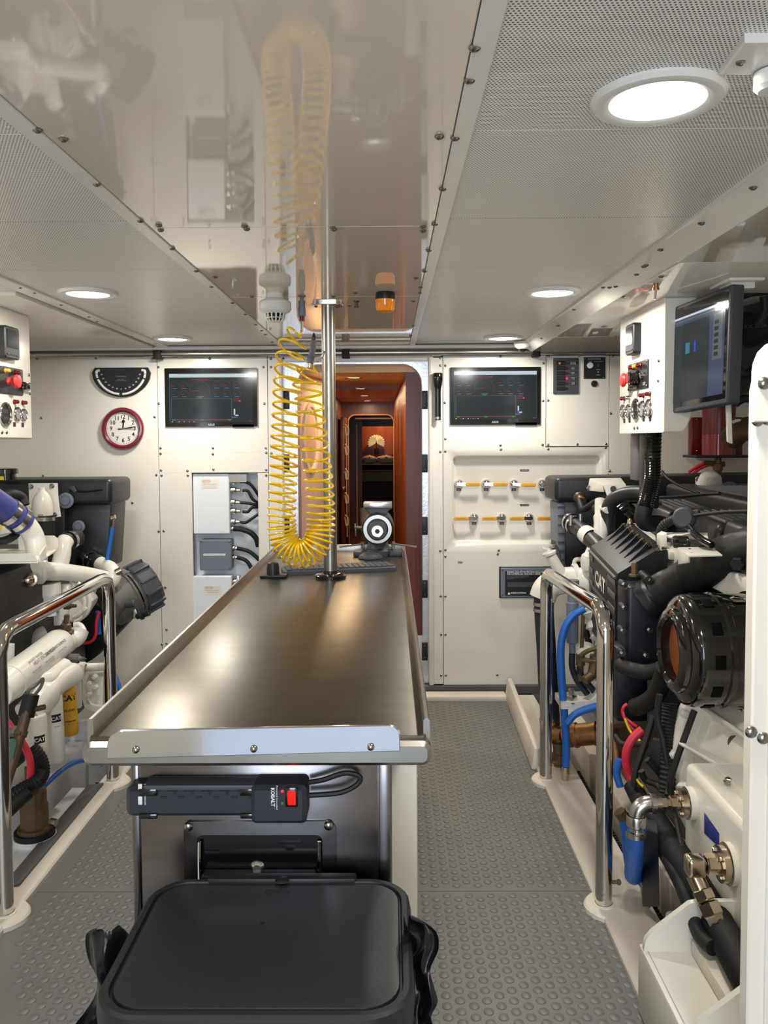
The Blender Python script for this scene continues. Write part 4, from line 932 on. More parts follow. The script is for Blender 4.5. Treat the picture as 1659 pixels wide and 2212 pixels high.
txt('ENGINE CONTROLS', .010, W(1103,1281,.0236), X_, Z_, 'white_ink', cb, align='LEFT', bold=.0004)
# little camera dome on the ceiling, right of centre
dp_ = P(1130,745,4.50); dp_.z = H
dc = T('security_camera', 'small white dome camera on the ceiling above the right wall screen', 'camera', dp_)
MB().lathe([(0,0),(.052,0),(.052,.012),(.046,.026),(.034,.036),(.024,.040),(.021,.034)], dp_, DOWN, 30).build('housing', 'detector', dc)
MB().lathe([(.0235,.038),(.021,.048),(.013,.055),(0,.058)], dp_, DOWN, 24).build('dome_lens', 'glass_dark', dc)
# white sensor plate on the ceiling at the right edge of the picture
s0_, s1_, s2_ = PZ(1597,98,H), PZ(1556,152,H), PZ(1660,152,H)
cs_ = T('ceiling_sensor', 'white ceiling plate with a round sensor, beside the large near light', 'sensor', (s1_.x+.09,s1_.y+.06,H))
pl_ = MB().prism([(s1_.x,s1_.y),(s1_.x+.19,s1_.y-.0),(s1_.x+.19,s1_.y-.10),(s0_.x-.004,s1_.y-.10)], (0,0,H+.004), X_, Y_, Z_*-.012, .003).build('base_plate', 'trim_white', cs_)
q = PZ(1652,142,H); MB().lathe([(.026,.010),(.026,.03),(.02,.036),(0,.037)], q+V((.012,0,0)), DOWN, 24).build('sensor_head', 'detector', cs_); screw(PZ(1600,134,H-.008)+V((0,0,0)), DOWN, pl_, .8)

# ---- in the cabin beyond: bed, pillows, fan lamp, seat, basket
bd = T('bed', 'bed with a red headboard shelf at the far end of the cabin', 'bed', (-0.2,12.2,FZ))
zz = lambda py, Y: P(815,py,Y).z
MB().box((-.75,12.1,FZ), (.45,12.64,zz(1003,12.1)), .03).build('mattress', 'dark_fabric', bd)
MB().box((-.8,12.66,FZ), (.5,12.88,zz(982,12.7)), .01).build('headboard', 'clock_red', bd)
for k, (x0, x1, lb) in enumerate(((782,814,'left cream pillow on the bed in the far cabin'),(812,856,'right cream pillow on the bed in the far cabin'))):
    a, b = P(x0,984,12.4), P(x1,1002,12.4)
    pw_ = T('pillow', lb, 'pillow', (a+b)/2, 'pillows on the far bed'); c = (a+b)/2; ls = []
    for i in range(9):
        t = i/8; k_ = math.sin(PI*t)**.5; ls.append([V((a.x+(b.x-a.x)*t, c.y+.06*k_*math.cos(2*PI*j/10), c.z+((a.z-b.z)/2)*max(.25,k_)*math.sin(2*PI*j/10)+.012*math.sin(j*3+i*2))) for j in range(10)])
    MB().loops(ls, cap0=True, cap1=True).build('cushion', 'linen', pw_)
a, b = P(782,1019,11.4), P(856,1041,11.4); se = T('cabin_seat', 'grey brown upholstered seat in front of the far bed', 'seat', (a.x,11.4,FZ))
MB().box((-.62,11.4,b.z), (.35,11.9,a.z), .03).build('seat_cushion', 'grey_fabric', se); MB().box((-.60,11.45,FZ), (.33,11.88,b.z), .005).build('seat_base', 'dark_fabric', se)
hb = zz(982,12.76); fb0 = P(813,965,12.76); lp = T('fan_lamp', 'cream pleated fan-shaped lamp on a black block, on the headboard shelf', 'lamp', (fb0.x,12.76,hb))
MB().box((fb0.x-.036,12.73,hb), (fb0.x+.036,12.79,zz(968,12.76)), .003).build('base_block', 'ink', lp)
MB().cyl((fb0.x,12.76,zz(968,12.76)), (fb0.x,12.76,zz(952,12.76)), .006, n=8).build('stem', 'ink', lp)
fan = MB(); cz = zz(957,12.76); fr_ = rad(18,12.76)
for k in range(15):
    a0 = math.radians(-32+244*k/15); a1 = math.radians(-32+244*(k+1)/15); am = (a0+a1)/2
    p = lambda a, rr, dy: V((fb0.x+rr*math.cos(a), 12.76+dy, cz+rr*math.sin(a)))
    fan.add([p(a0,.012,.01),p(am,.012,-.01),p(a1,.012,.01),p(a1,fr_*.93,.07),p(am,fr_*1.05,-.07),p(a0,fr_*.93,.07)], [(0,1,4,5),(1,2,3,4)])
stuff(fan.build('pleated_fan', 'fan_paper', lp, ang=5, recalc=False))
wb_ = P(787,1145,10.5); wk = T('waste_basket', 'small tan waste basket on the cabin floor at the left', 'basket', V((wb_.x,10.5,FZ)))
MB().lathe([(0,0),(.052,0),(.060,P(787,1097,10.5).z-FZ-.02),(.058,P(787,1097,10.5).z-FZ),(0,P(787,1097,10.5).z-FZ)], V((wb_.x,10.5,FZ)), Z_, 24).build('basket_body', 'grey_fabric' if False else 'linen', wk)
lj = P(879,920,5.6); lf = T('wall_ornament', 'small red and white item hanging on the wood wall inside the passage', 'ornament', lj)
dome(MB(), P(879,912,5.55)+V((.01,0,-.01)), .02, .02, .035, 12, 5).build('red_part', 'dark_red', lf); dome(MB(), P(879,938,5.55)+V((.01,0,-.005)), .02, .02, .03, 12, 5).build('white_part', 'linen', lf)
dk = T('passage_door', 'dark wood cabin door with a chain of pale hooks, standing open in the passage', 'door', (-.40,8.6,FZ))
MB().box((-.50,8.2,FZ), (-.455,8.87,1.72), .006).build('door_leaf', 'mahogany', dk)
for py in (932,975,1028,1080,1128):
    c = P(745,py,8.18); MB().tube([c+V((0,0,.075)),c+V((.016,0,.06)),c+V((.034,0,.03)),c+V((.034,0,-.02)),c+V((.014,0,-.035)),c+V((.008,0,0)),c+V((.0,0,.05))], .0075, 6, 3).build('hook', 'linen', dk)
MB().tube([P(747,925,8.18),P(749,980,8.18),P(749,1060,8.18),P(750,1160,8.18)], .005, 6, 4).build('cord', 'linen', dk)
q = P(742,1054,8.18); MB().lathe([(.022,0),(.022,.01),(.01,.015),(.016,.05),(.02,.06),(0,.07)], q, TOCAM, 14).build('door_knob', 'chrome', dk)

sc2 = P(994,1214,WB-.001); MB().tube([sc2+V((x*.003,-.0004,z*.003)) for x, z in ((-5,1),(-3,-3),(-3,3),(-1,-2),(0,2),(1,-3),(2,1),(4,-2),(5,0),(2,-1),(-4,-2))], .0009, 5, 3).build('pencil_mark', 'mid_grey', pK)
dv = PZ(1417,612,1.988); dv.z = 1.988; t_ = T('drain_fitting', 'small brass fitting with a steel pin hanging under the white soffit, above the gauge box', 'fitting', dv)
MB().lathe([(.008,0),(.008,.012),(.011,.014),(.011,.022),(0,.022)], dv, DOWN, 12).build('brass_body', 'bronze', t_); MB().cyl(dv-Z_*.02, dv-Z_*.05+X_*-.003, .004, n=8).build('pin', 'steel', t_)
# ================================================================== RIGHT-HAND ENGINE
def PP(l): return [P(*q) for q in l]
def pipe(par, name, m, pts, rpx, n=14, sm=8):
    Ym = sum(q[2] for q in pts)/len(pts); return MB().tube(PP(pts), rad(rpx, Ym), n, sm).build(name, m, par, ang=60)
def corr(par, name, m, pts, rpx, pitch=0.010, amp=.07, n=14):
    Ym = sum(q[2] for q in pts)/len(pts); return MB().hose(PP(pts), rad(rpx, Ym), pitch, amp, n).build(name, m, par, ang=20)
def clamp(par, a, b, r, name='hose_clamp', m='steel'):
    a, b = V(a), V(b); L = (b-a).length; u, _ = frame(b-a)
    mb = MB().lathe([(r,0),(r+.003,0),(r+.003,L),(r,L)], a, b-a, 24)
    o = mb.build(name, m, par, ang=30)
    c = (a+b)/2+V((0,-1,0.4)).normalized()*(r+.004); MB().cbox(c, (.022,.010,.012), .002).build('clamp_screw', m, o); return o
def slab(par, name, m, pts, d, bev=.004):      # quad of points thickened by d
    d = V(d); return MB().hexa(pts, [p+d for p in pts], bev).build(name, m, par)
def bolt(par, p, d, r=.009, l=.012, name='bolt', m='screw_steel'):
    d = V(d).normalized(); return MB().lathe([(r*1.35,0),(r*1.35,.002),(r,.002),(r,l-.002),(r*.85,l),(0,l)], p, d, 6).build(name, m, par, ang=20)
AFT = V((0,-1,0)); INB = V((-1,0,0))
en = T('marine_engine', 'dark marine diesel engine with ribbed black covers and white parts, on the right side', 'engine', (1.25,3.1,-.38))
# hidden mass: block, sump, bed
MB().box((1.00,2.55,.10), (1.75,4.0,.95), .04).build('engine_block', 'black_engine', en)
MB().box((1.05,2.6,-.30), (1.6,3.9,.12), .06).build('sump', 'engine_white', en)
MB().box((0.90,1.5,-.38), (0.99,4.3,.06), .008).box((1.65,1.5,-.38), (1.74,4.3,.06), .008).build('engine_bed', 'curb', en)
# expansion tank and belt guard at the far end
MB().hexa(PP([(1199,1085,4.12),(1760,1085,4.12),(1760,1023,4.12),(1199,1032,4.12)]), [p+V((0,.3,0)) for p in PP([(1199,1085,4.12),(1760,1085,4.12),(1760,1023,4.12),(1199,1032,4.12)])], .028, 4).build('expansion_tank', 'black_engine', en)
slab(en, 'belt_guard', 'black_engine', PP([(1222,1245,4.18),(1420,1245,4.18),(1420,1080,4.18),(1212,1080,4.18)]), (0,.22,0), .015)
rb = MB()
ge = slab(en, 'guard_edge', 'enclosure_grey', PP([(1206,1222,4.16),(1222,1222,4.16),(1221,1086,4.16),(1204,1086,4.16)]), (0,.2,0), .01)
for k in range(7): q = P(1212,1095+k*19,4.15); MB().cbox(q, (.036,.012,.006), .002).build('guard_rib', 'dark_grey', ge)
# white hood bracket
hb_ = slab(en, 'hood_bracket', 'engine_white', PP([(1303,1048,3.72),(1352,1046,3.72),(1341,1032,3.95),(1274,1033,3.95)]), (0,0,-.006), .002)
slab(hb_, 'hood_front', 'engine_white', PP([(1312,1072,3.71),(1356,1070,3.71),(1352,1046,3.72),(1303,1048,3.72)]), (0,.008,0), .002)
slab(hb_, 'hood_ear', 'engine_white', PP([(1269,1060,3.9),(1304,1063,3.74),(1302,1048,3.73),(1273,1034,3.94)]), (.006,.004,0), .002)
MB().cyl(P(1325,1056,3.708), P(1325,1056,3.700), rad(6.5,3.7), n=20).build('hood_hole', 'ink', hb_)
bolt(hb_, P(1273,1055,3.89), AFT, .012); slab(en, 'lift_plate', 'engine_white', PP([(1352,1062,3.68),(1378,1058,3.68),(1378,1049,3.68),(1352,1050,3.68)]), (0,.01,0), .002)
# coolant connections at the far left
MB().lathe([(.0,.0),(.030,0),(.030,.012),(.022,.02),(.020,.05),(.0,.05)], P(1250,1073,4.08), V((.2,-1,-.5)), 20).build('tank_neck', 'brown_pipe', en)
pipe(en, 'coolant_hose', 'rubber', [(1252,1080,4.0),(1256,1094,3.95),(1262,1100,3.92),(1290,1082,3.85),(1318,1068,3.8)], 7)
pipe(en, 'coolant_hose', 'rubber', [(1285,1095,3.85),(1294,1115,3.8),(1288,1140,3.8)], 8)
cp = pipe(en, 'coolant_pipe', 'black_engine', [(1228,1124,3.98),(1240,1133,3.92),(1262,1150,3.8),(1284,1172,3.68),(1300,1190,3.6)], 18, 20)
d_ = (P(1262,1150,3.8)-P(1240,1133,3.92)).normalized(); c_ = P(1240,1133,3.92)
for k in (-.045, .0): clamp(cp, c_+d_*k, c_+d_*(k+.018), .043)
for px, py in ((1233,1113),(1254,1110)): MB().cyl(P(px,py+22,3.86), P(px,py,3.86), .009, n=10).build('clamp_bolt', 'steel', cp)
q = P(1272,1158,3.75); MB().tube([q-d_*.035, q+d_*.035], .0425, 20, 1, caps=False).build('bar_label', 'clock_face', cp)
# white thermostat housing between the hoses
th = MB().tube(PP([(1297,1080,3.78),(1297,1105,3.75),(1299,1135,3.72),(1296,1165,3.7)]), [.026]*8+[.034]*8+[.030]*20, 14, 6).cyl(P(1300,1098,3.74),P(1312,1102,3.68),.016,n=12)
th.build('thermostat_housing', 'engine_white', en)
pipe(en, 'vent_hose', 'black_engine', [(1312,1150,3.72),(1312,1115,3.72),(1322,1085,3.7),(1348,1070,3.66),(1380,1066,3.6),(1400,1068,3.55)], 17, 18)
MB().tube(PP([(1340,1105,3.6),(1352,1098,3.6),(1366,1108,3.6)]), .03, 12, 5).build('sensor_cluster', 'black_gloss', en)
slab(en, 'warning_card', 'engine_white', PP([(1350,1096,3.62),(1372,1098,3.62),(1378,1088,3.7),(1346,1088,3.7)]), (0,.003,0), .001)
# inlet manifold cover facing the aisle, with its raised lettering
rise = V((0,.42,.052)); sec = [(.868,.62),(.868,.955),(.876,.976),(.892,.986),(1.016,1.062),(1.062,1.068),(1.066,1.060),(1.066,.62)]
near = [V((x,3.10,z_)) for x, z_ in sec]; co = MB().loops([[p+V((0,.008,0)) for p in near], [p+rise for p in near]], cap0=True, cap1=True).build('inlet_cover', 'black_engine', en, ang=25)
def onslope(t, s): return near[3].lerp(near[4], s)+rise*t
nrm = V((-(near[4].z-near[3].z), 0, near[4].x-near[3].x)).normalized()
for k in range(6):
    t = .10+k*.155; a0, a1 = onslope(t,.30), onslope(t+.06,.99); w_ = V((0,.008,0))
    MB().hexa([a0,a1,a1+nrm*.019,a0+nrm*.001],[a0+w_,a1+w_,a1+w_+nrm*.019,a0+w_+nrm*.001],.001).build('cover_fin', 'black_engine', co)
    bolt(co, onslope(t+.09,1.0), Z_+X_*-.4, .010, .016, m='dull_bronze')
slab(en, 'gasket_bar', 'engine_white', [V((1.07,3.10,1.060)),V((1.105,3.10,1.060)),V((1.105,3.60,1.12)),V((1.07,3.60,1.12))], (0,0,-.03), .003)
slab(en, 'core_side', 'engine_white', [V((1.07,3.09,.74)),V((1.12,3.09,.74)),V((1.12,3.09,1.0)),V((1.07,3.09,1.0))], (0,.4,.05), .006)
for t in (.0, .98): q = V((1.05,3.13,1.065))+rise*t; MB().lathe([(.022,0),(.022,.004),(.014,.008),(.012,.022),(.007,.03),(0,.03)], q, Z_, 14).build('lift_stud', 'nickel', en)
# lettering side
def onside(t, z_): return V((.868, 3.10, z_))+rise*t+V((-.0015,0,0))
sd = (-rise).normalized()
txt('CAT', .085, onside(.56,.872), sd, Z_, 'curb', co, bold=.003, sx=.95); txt('®', .03, onside(.31,.90), sd, Z_, 'grey_ink', co)
pl_ = MB().hexa([onside(.94,.77),onside(.22,.77),onside(.22,.825),onside(.94,.825)],[p+V((-.001,0,0)) for p in (onside(.94,.77),onside(.22,.77),onside(.22,.825),onside(.94,.825))]).build('name_strip', 'mid_grey', co)
txt('MARINE POWER', .036, onside(.58,.797)+V((-.002,0,0)), sd, Z_, 'ink', pl_, bold=.0008)
for k in range(6):
    zz_ = .925-k*.055
    for t0, t1 in ((.02,.26),(.84,.98)):
        if k > 3 and t0 > .5: continue
        a_ = [onside(t1,zz_),onside(t0,zz_),onside(t0,zz_+.024),onside(t1,zz_+.024)]; MB().hexa(a_,[p+V((-.003,0,0)) for p in a_],.001).build('grille_bar', 'mid_grey', co)
MB().tube([onside(0.02,.958),onside(.98,.958)], .006, 8, 1).build('edge_bead', 'mid_grey', co)
# plenum with its stand-off bolts
ple = MB().box((.868,2.97,.60), (1.10,3.10,.955), .022, 3).build('inlet_plenum', 'navy_engine', en)
for px, py in ((1350,1263),(1405,1254),(1350,1313),(1408,1312),(1347,1363),(1405,1362),(1346,1412),(1397,1417)):
    q = P(px,py,2.93); lft = px < 1380
    MB().cyl(q+V((0,.05,0)), q+V((0,.004,0)), .0125, n=14).build('stand_off', 'navy_engine', ple); bolt(ple, q+V((0,.005,0)), AFT, .0095, .014)
MB().tube(PP([(1395,1300,2.99),(1420,1282,2.97),(1455,1262,2.92),(1500,1235,2.82),(1545,1215,2.72),(1600,1195,2.62),(1680,1168,2.52)]), [.075]*6+[.065]*6+[.060]*6+[.066]*6+[.075]*20, 20, 6).build('air_duct', 'black_engine', en, ang=60)
clamp(en, P(1500,1235,2.82), P(1545,1216,2.72), .07, 'duct_sleeve', 'rubber')
q = P(1596,1217,2.55); MB().cyl(q, q+V((-.02,-.03,0)), .022, n=6, bev=.003).build('duct_plug', 'rubber', en)
MB().lathe([(.020,0),(.020,.008),(.012,.010),(.012,.045),(.010,.05),(0,.05)], P(1370,1245,3.02), Z_, 6).build('inlet_nut', 'dull_bronze', en)
MB().cyl(P(1387,1240,3.05), P(1402,1254,2.93), .016, n=14).build('stand_off', 'black_engine', en)
# ribbed top covers
tc_ = MB().hexa([(1.36,2.25,1.10),(1.86,2.25,1.10),(1.86,2.25,1.245),(1.36,2.25,1.245)], [(1.34,3.95,1.10),(1.86,3.95,1.10),(1.86,3.95,1.275),(1.34,3.95,1.275)], .02, 3).build('top_cover', 'black_engine', en)
for k in range(11):
    x = 1.42+k*.026; MB().hexa([(x,2.35,1.246),(x+.011,2.35,1.246),(x+.011,2.35,1.256),(x,2.35,1.256)],[(x-.015,3.7,1.268),(x-.004,3.7,1.268),(x-.004,3.7,1.280),(x-.015,3.7,1.280)],.002,1).build('cover_rib', 'mid_grey', tc_)
for y0, y1 in ((2.30,2.74),(2.78,3.22),(3.26,3.72)):
    vc = MB().hexa([(1.10,y0,1.06),(1.37,y0,1.06),(1.35,y0+.01,1.20),(1.13,y0+.01,1.20)], [(1.10,y1,1.08),(1.37,y1,1.08),(1.35,y1-.01,1.222),(1.13,y1-.01,1.222)], .018, 3).build('valve_cover', 'black_engine', en)
    for k in range(5):
        x = 1.165+k*.032; zt_ = 1.20+.022*0; MB().hexa([(x,y0+.04,1.199),(x+.013,y0+.04,1.199),(x+.013,y0+.04,1.209),(x,y0+.04,1.209)],[(x,y1-.12,1.214),(x+.013,y1-.12,1.214),(x+.013,y1-.12,1.225),(x,y1-.12,1.225)],.002,1).build('cover_rib', 'mid_grey', vc)
    bolt(vc, V((1.135,(y0+y1)/2,1.21)), Z_, .014, .02)
slab(en, 'rocker_base', 'engine_white', [V((1.09,2.3,.98)),V((1.36,2.3,.98)),V((1.36,3.75,1.0)),V((1.09,3.75,1.0))], (0,0,.085), .01)
pipe(en, 'wire_run', 'rubber', [(1500,1114,2.75),(1530,1110,2.7),(1570,1106,2.6),(1640,1104,2.5)], 4)
pipe(en, 'wire_run', 'rubber', [(1420,1075,3.3),(1470,1073,3.2),(1520,1068,3.1),(1555,1066,3.0)], 3.5)
pipe(en, 'wire_run', 'rubber', [(1430,1018,3.6),(1445,1035,3.5),(1475,1052,3.4),(1510,1066,3.3)], 3)
# injector loom, connector and brackets in front of the covers
corr(en, 'wire_loom', 'rubber', [(1428,1168,2.95),(1427,1150,2.92),(1436,1133,2.9),(1452,1124,2.88),(1466,1120,2.85)], 10)
MB().lathe([(0,0),(.036,0),(.038,.006),(.038,.03),(.030,.04),(0,.04)], P(1482,1120,2.80), V((-.6,-.8,.15)), 20).build('loom_cap', 'dark_grey', en)
pipe(en, 'wire_loom', 'black_gloss', [(1490,1140,2.75),(1500,1152,2.7),(1515,1165,2.65),(1538,1178,2.6)], 8)
sb_ = slab(en, 'connector_bracket', 'engine_white', PP([(1430,1182,2.86),(1441,1182,2.84),(1441,1150,2.84),(1430,1156,2.86)]), (0,.06,0), .003)
slab(sb_, 'bracket_top', 'engine_white', PP([(1441,1158,2.85),(1530,1162,2.7),(1528,1150,2.75),(1438,1150,2.95)]), (0,0,-.008), .002)
slab(en, 'connector', 'black_gloss', PP([(1453,1186,2.78),(1492,1186,2.7),(1490,1160,2.7),(1450,1160,2.78)]), (.02,.06,0), .012)
b2 = slab(en, 'relay_bracket', 'engine_white', PP([(1487,1200,2.55),(1561,1198,2.5),(1538,1181,2.68),(1466,1182,2.7)]), (0,0,-.006), .002)
slab(b2, 'bracket_side', 'engine_white', PP([(1464,1220,2.69),(1487,1216,2.56),(1487,1200,2.55),(1464,1182,2.7)]), (.006,.002,0), .002)
for px, py in ((1490,1194),(1500,1188),(1534,1187)): MB().cyl(P(px,py,2.6)+V((0,0,.012)), P(px,py,2.6)+V((0,0,.014)), .004, n=10).build('bracket_hole', 'ink', b2)
q = P(1540,1050,3.42)
# second breather plate and cap far behind the covers
slab(en, 'breather_plate', 'engine_white', PP([(1505,1060,3.9),(1558,1060,3.9),(1557,1030,3.9),(1503,1031,3.9)]), (0,.015,0), .006)
MB().lathe([(.06,0),(.058,.05),(.045,.09),(.03,.1),(0,.1)], P(1531,1066,3.86), V((0,-.2,1)), 20).build('breather_dome', 'engine_white', en)
MB().lathe([(.045,0),(.045,.01),(.030,.012),(.028,.02),(0,.02)], P(1575,1061,3.8), AFT, 24).build('round_cap', 'enclosure_grey', en)
for px, py in ((1509,1036),(1553,1034)): bolt(en, P(px,py,3.9), AFT, .012)
# white sea-water elbow and its navy hose
we = MB().tube(PP([(1290,1262,3.70),(1262,1256,3.72),(1232,1253,3.75),(1200,1258,3.78),(1180,1272,3.78),(1172,1292,3.78)]), [.068]*8+[.062]*40, 20, 6).build('water_elbow', 'engine_white', en, ang=60)
MB().lathe([(.07,0),(.078,.005),(.078,.02),(.07,.025)], P(1236,1253,3.75), X_, 22).build('elbow_flange', 'engine_white', we); txt('2241', .03, P(1252,1257,3.68), X_, Z_, 'engine_white', we)
MB().tube(PP([(1290,1235,3.66),(1283,1215,3.66),(1291,1190,3.66)]), [.05]*4+[.06]*5+[.05]*6, 14, 6).build('water_housing', 'engine_white', en)
MB().tube(PP([(1218,1245,3.74),(1204,1225,3.74),(1190,1200,3.74)]), rad(12,3.74), 16, 4).lathe([(.031,0),(.033,.004),(.033,.012),(.01,.014),(.008,.03)], P(1188,1198,3.74), V((-.35,0,1)), 18).build('filler_neck', 'engine_white', en)
MB().cbox(P(1182,1187,3.74), (.05,.018,.010), .004, (V((.9,0,-.35)),Y_,V((.35,0,.9)))).build('filler_cap', 'engine_white', en)
pipe(en, 'small_hose', 'dark_grey', [(1193,1175,3.8),(1203,1190,3.8),(1208,1212,3.8),(1214,1230,3.78)], 6)
MB().cyl(P(1188,1174,3.8), P(1198,1177,3.8), .018, n=12).build('hose_nut', 'steel', en)
pipe(en, 'handle_loop', 'engine_white', [(1240,1240,3.9),(1242,1212,3.9),(1254,1208,3.9),(1275,1207,3.9)], 5)
nh = MB().tube(PP([(1174,1290,3.78),(1176,1340,3.78),(1180,1400,3.77),(1184,1480,3.76),(1188,1545,3.75),(1190,1562,3.75)]), rad(21,3.77), 22, 6).build('sea_water_hose', 'navy_hose', en, ang=60)
for py in (1300, 1313): clamp(nh, P(1174,py,3.78), P(1174,py+7,3.78), rad(21,3.78)+.001)
clamp(nh, P(1187,1552,3.75), P(1188,1560,3.75), rad(21,3.75)+.001)
# bronze elbow and union near the sole
br = MB().tube(PP([(1189,1560,3.75),(1192,1578,3.74),(1205,1590,3.70),(1222,1592,3.66)]), rad(21,3.7), 18, 6).build('bronze_elbow', 'bronze', en, ang=60)
a, b = P(1218,1590,3.66), P(1290,1584,3.60); d_ = (b-a).normalized(); L = (b-a).length
MB().lathe([(0,0),(.052,0),(.052,.25*L),(.048,.25*L),(.048,.32*L),(.056,.32*L),(.056,.42*L),(.05,.42*L),(.05,.9*L),(.054,.9*L),(.054,L),(0,L)], a, d_, 20).build('bronze_union', 'bronze', en)
MB().tube(PP([(1290,1584,3.62),(1318,1588,3.6),(1330,1620,3.58),(1332,1660,3.55)]), rad(22,3.6), 16, 5).build('bronze_pipe', 'bronze', en)
MB().lathe([(.03,0),(.026,.03),(.026,.05),(.032,.052),(.032,.09),(.022,.1),(.022,.2),(0,.2)], P(1207,1604,3.6), -Z_, 12).build('drain_cock', 'dull_bronze', en)
# blue hoses
bh = pipe(en, 'blue_hose', 'blue_hose', [(1262,1315,3.45),(1240,1328,3.45),(1222,1352,3.45),(1212,1395,3.45),(1213,1460,3.45),(1219,1540,3.45),(1223,1600,3.45),(1222,1655,3.45)], 8.5, 12)
MB().cyl(P(1222,1655,3.45), P(1221,1688,3.45), rad(8,3.45), n=10, bev=.003).build('hose_end', 'nickel', bh)
pipe(en, 'blue_hose', 'blue_hose', [(1225,1563,3.4),(1240,1545,3.4),(1262,1534,3.4),(1295,1525,3.38)], 8, 12)
# fuel-cooler cylinder, small hoses, bracket with bolt
MB().lathe([(0,0),(.014,0),(.014,.04),(.024,.045),(.026,.05),(.026,.22),(.022,.225),(.022,.28),(.028,.285),(.028,.32),(0,.32)], P(1236,1410,3.5), Z_, 18).build('sensor_cylinder', 'enclosure_grey', en)
MB().tube(PP([(1256,1410,3.5),(1258,1370,3.5),(1260,1320,3.5),(1262,1290,3.5)]), .008, 10, 3).build('rigid_pipe', 'dull_bronze', en)
MB().lathe([(.02,0),(.02,.05),(.014,.055),(.014,.11),(.01,.12),(0,.12)], P(1254,1412,3.48), -Z_, 8).build('pipe_union', 'dull_bronze', en)
pipe(en, 'small_hose', 'navy_hose', [(1236,1412,3.5),(1236,1440,3.5),(1247,1470,3.5),(1270,1500,3.5)], 7)
pipe(en, 'small_hose', 'navy_hose', [(1252,1440,3.48),(1256,1460,3.48),(1272,1480,3.48),(1290,1500,3.48)], 7)
pipe(en, 'small_hose', 'navy_hose', [(1262,1350,3.6),(1275,1400,3.6),(1285,1440,3.6)], 7)
MB().tube(PP([(1284,1310,3.52),(1292,1340,3.5),(1302,1370,3.48),(1310,1390,3.46)]), [.055,.06,.05,.066,.055,.04,.05,.056,.062,.05,.045,.05,.06,.05,.04,.045,.05,.05,.04], 10, 6).build('cast_pump', 'engine_white', en, ang=60)
MB().lathe([(0,0),(.045,0),(.045,.05),(.04,.055),(.034,.055),(.034,.075),(0,.08)], P(1268,1408,3.55), V((-.5,-1,0)), 20).build('white_knob', 'engine_white', en)
MB().tube(PP([(1295,1398,3.4),(1270,1406,3.42),(1254,1418,3.44),(1260,1425,3.44),(1288,1428,3.42)]), .010, 8, 5).build('cast_bracket', 'dull_bronze', en)
MB().cyl(P(1262,1470,3.42), P(1282,1456,3.44), .02, n=12, bev=.003).tube(PP([(1280,1458,3.44),(1284,1435,3.44),(1285,1415,3.44)]), .022, 10, 4).build('bronze_cock', 'dull_bronze', en)
fb_ = MB().prism([(-.07,0),(.09,0),(.12,.03),(.12,.09),(.10,.09),(.075,.05),(.05,.035),(-.07,.03)], P(1248,1532,3.42), X_, Z_, Y_*.14, .004).build('engine_foot', 'engine_white', en)
MB().lathe([(.034,0),(.034,.006),(.026,.006),(.026,.028),(.014,.03),(.014,.055),(0,.058)], P(1234,1516,3.45), Z_, 6).build('foot_bolt', 'steel', fb_)
# air filter drum with orange element
af = V((.85,2.45,.853))
drum = MB().lathe([(.088,.05),(.092,.004),(.100,-.006),(.118,-.002),(.128,.006),(.130,.018),(.148,.022),(.160,.030),(.167,.042),(.169,.06),(.169,.118),(.174,.123),(.174,.138),(.169,.143),(.169,.235),(.176,.24),(.176,.262),(.169,.268),(.169,.43),(.15,.46),(.08,.47)], af, X_, 64).build('air_filter', 'black_gloss', en, ang=30)
MB().lathe([(0,.03),(.09,.03)], af, X_, 40).build('filter_element', 'filter_paper', drum)
for k in range(11):
    a = 2*PI*k/11+.25; n_ = V((0,math.cos(a),math.sin(a))); t_ = V((0,-math.sin(a),math.cos(a)))
    ls_ = MB().cbox(af+X_*.088+n_*.169, (.030,.040,.004), .001, (X_,t_,n_)).build('intake_slot', 'slot_black', drum)
for ang_, xx in ((100,.20),(235,.24)):
    a = math.radians(ang_); n_ = V((0,math.cos(a),math.sin(a))); t_ = V((0,-math.sin(a),math.cos(a)))
    if ang_ == 100: n_ = V((0,-.35,.94)).normalized(); t_ = V((0,.94,.35)).normalized()
    else: n_ = V((0,-.25,-.97)).normalized(); t_ = V((0,.97,-.25)).normalized()
    l_ = MB().cbox(af+X_*xx+n_*.176, (.075,.022,.006), .002, (X_,t_,n_)).build('latch', 'chrome', drum); MB().tube([af+X_*(xx-.03)+n_*.178+t_*.012, af+X_*(xx-.045)+n_*.18, af+X_*(xx-.03)+n_*.178-t_*.012], .003, 6, 4).build('latch_wire', 'chrome', l_)
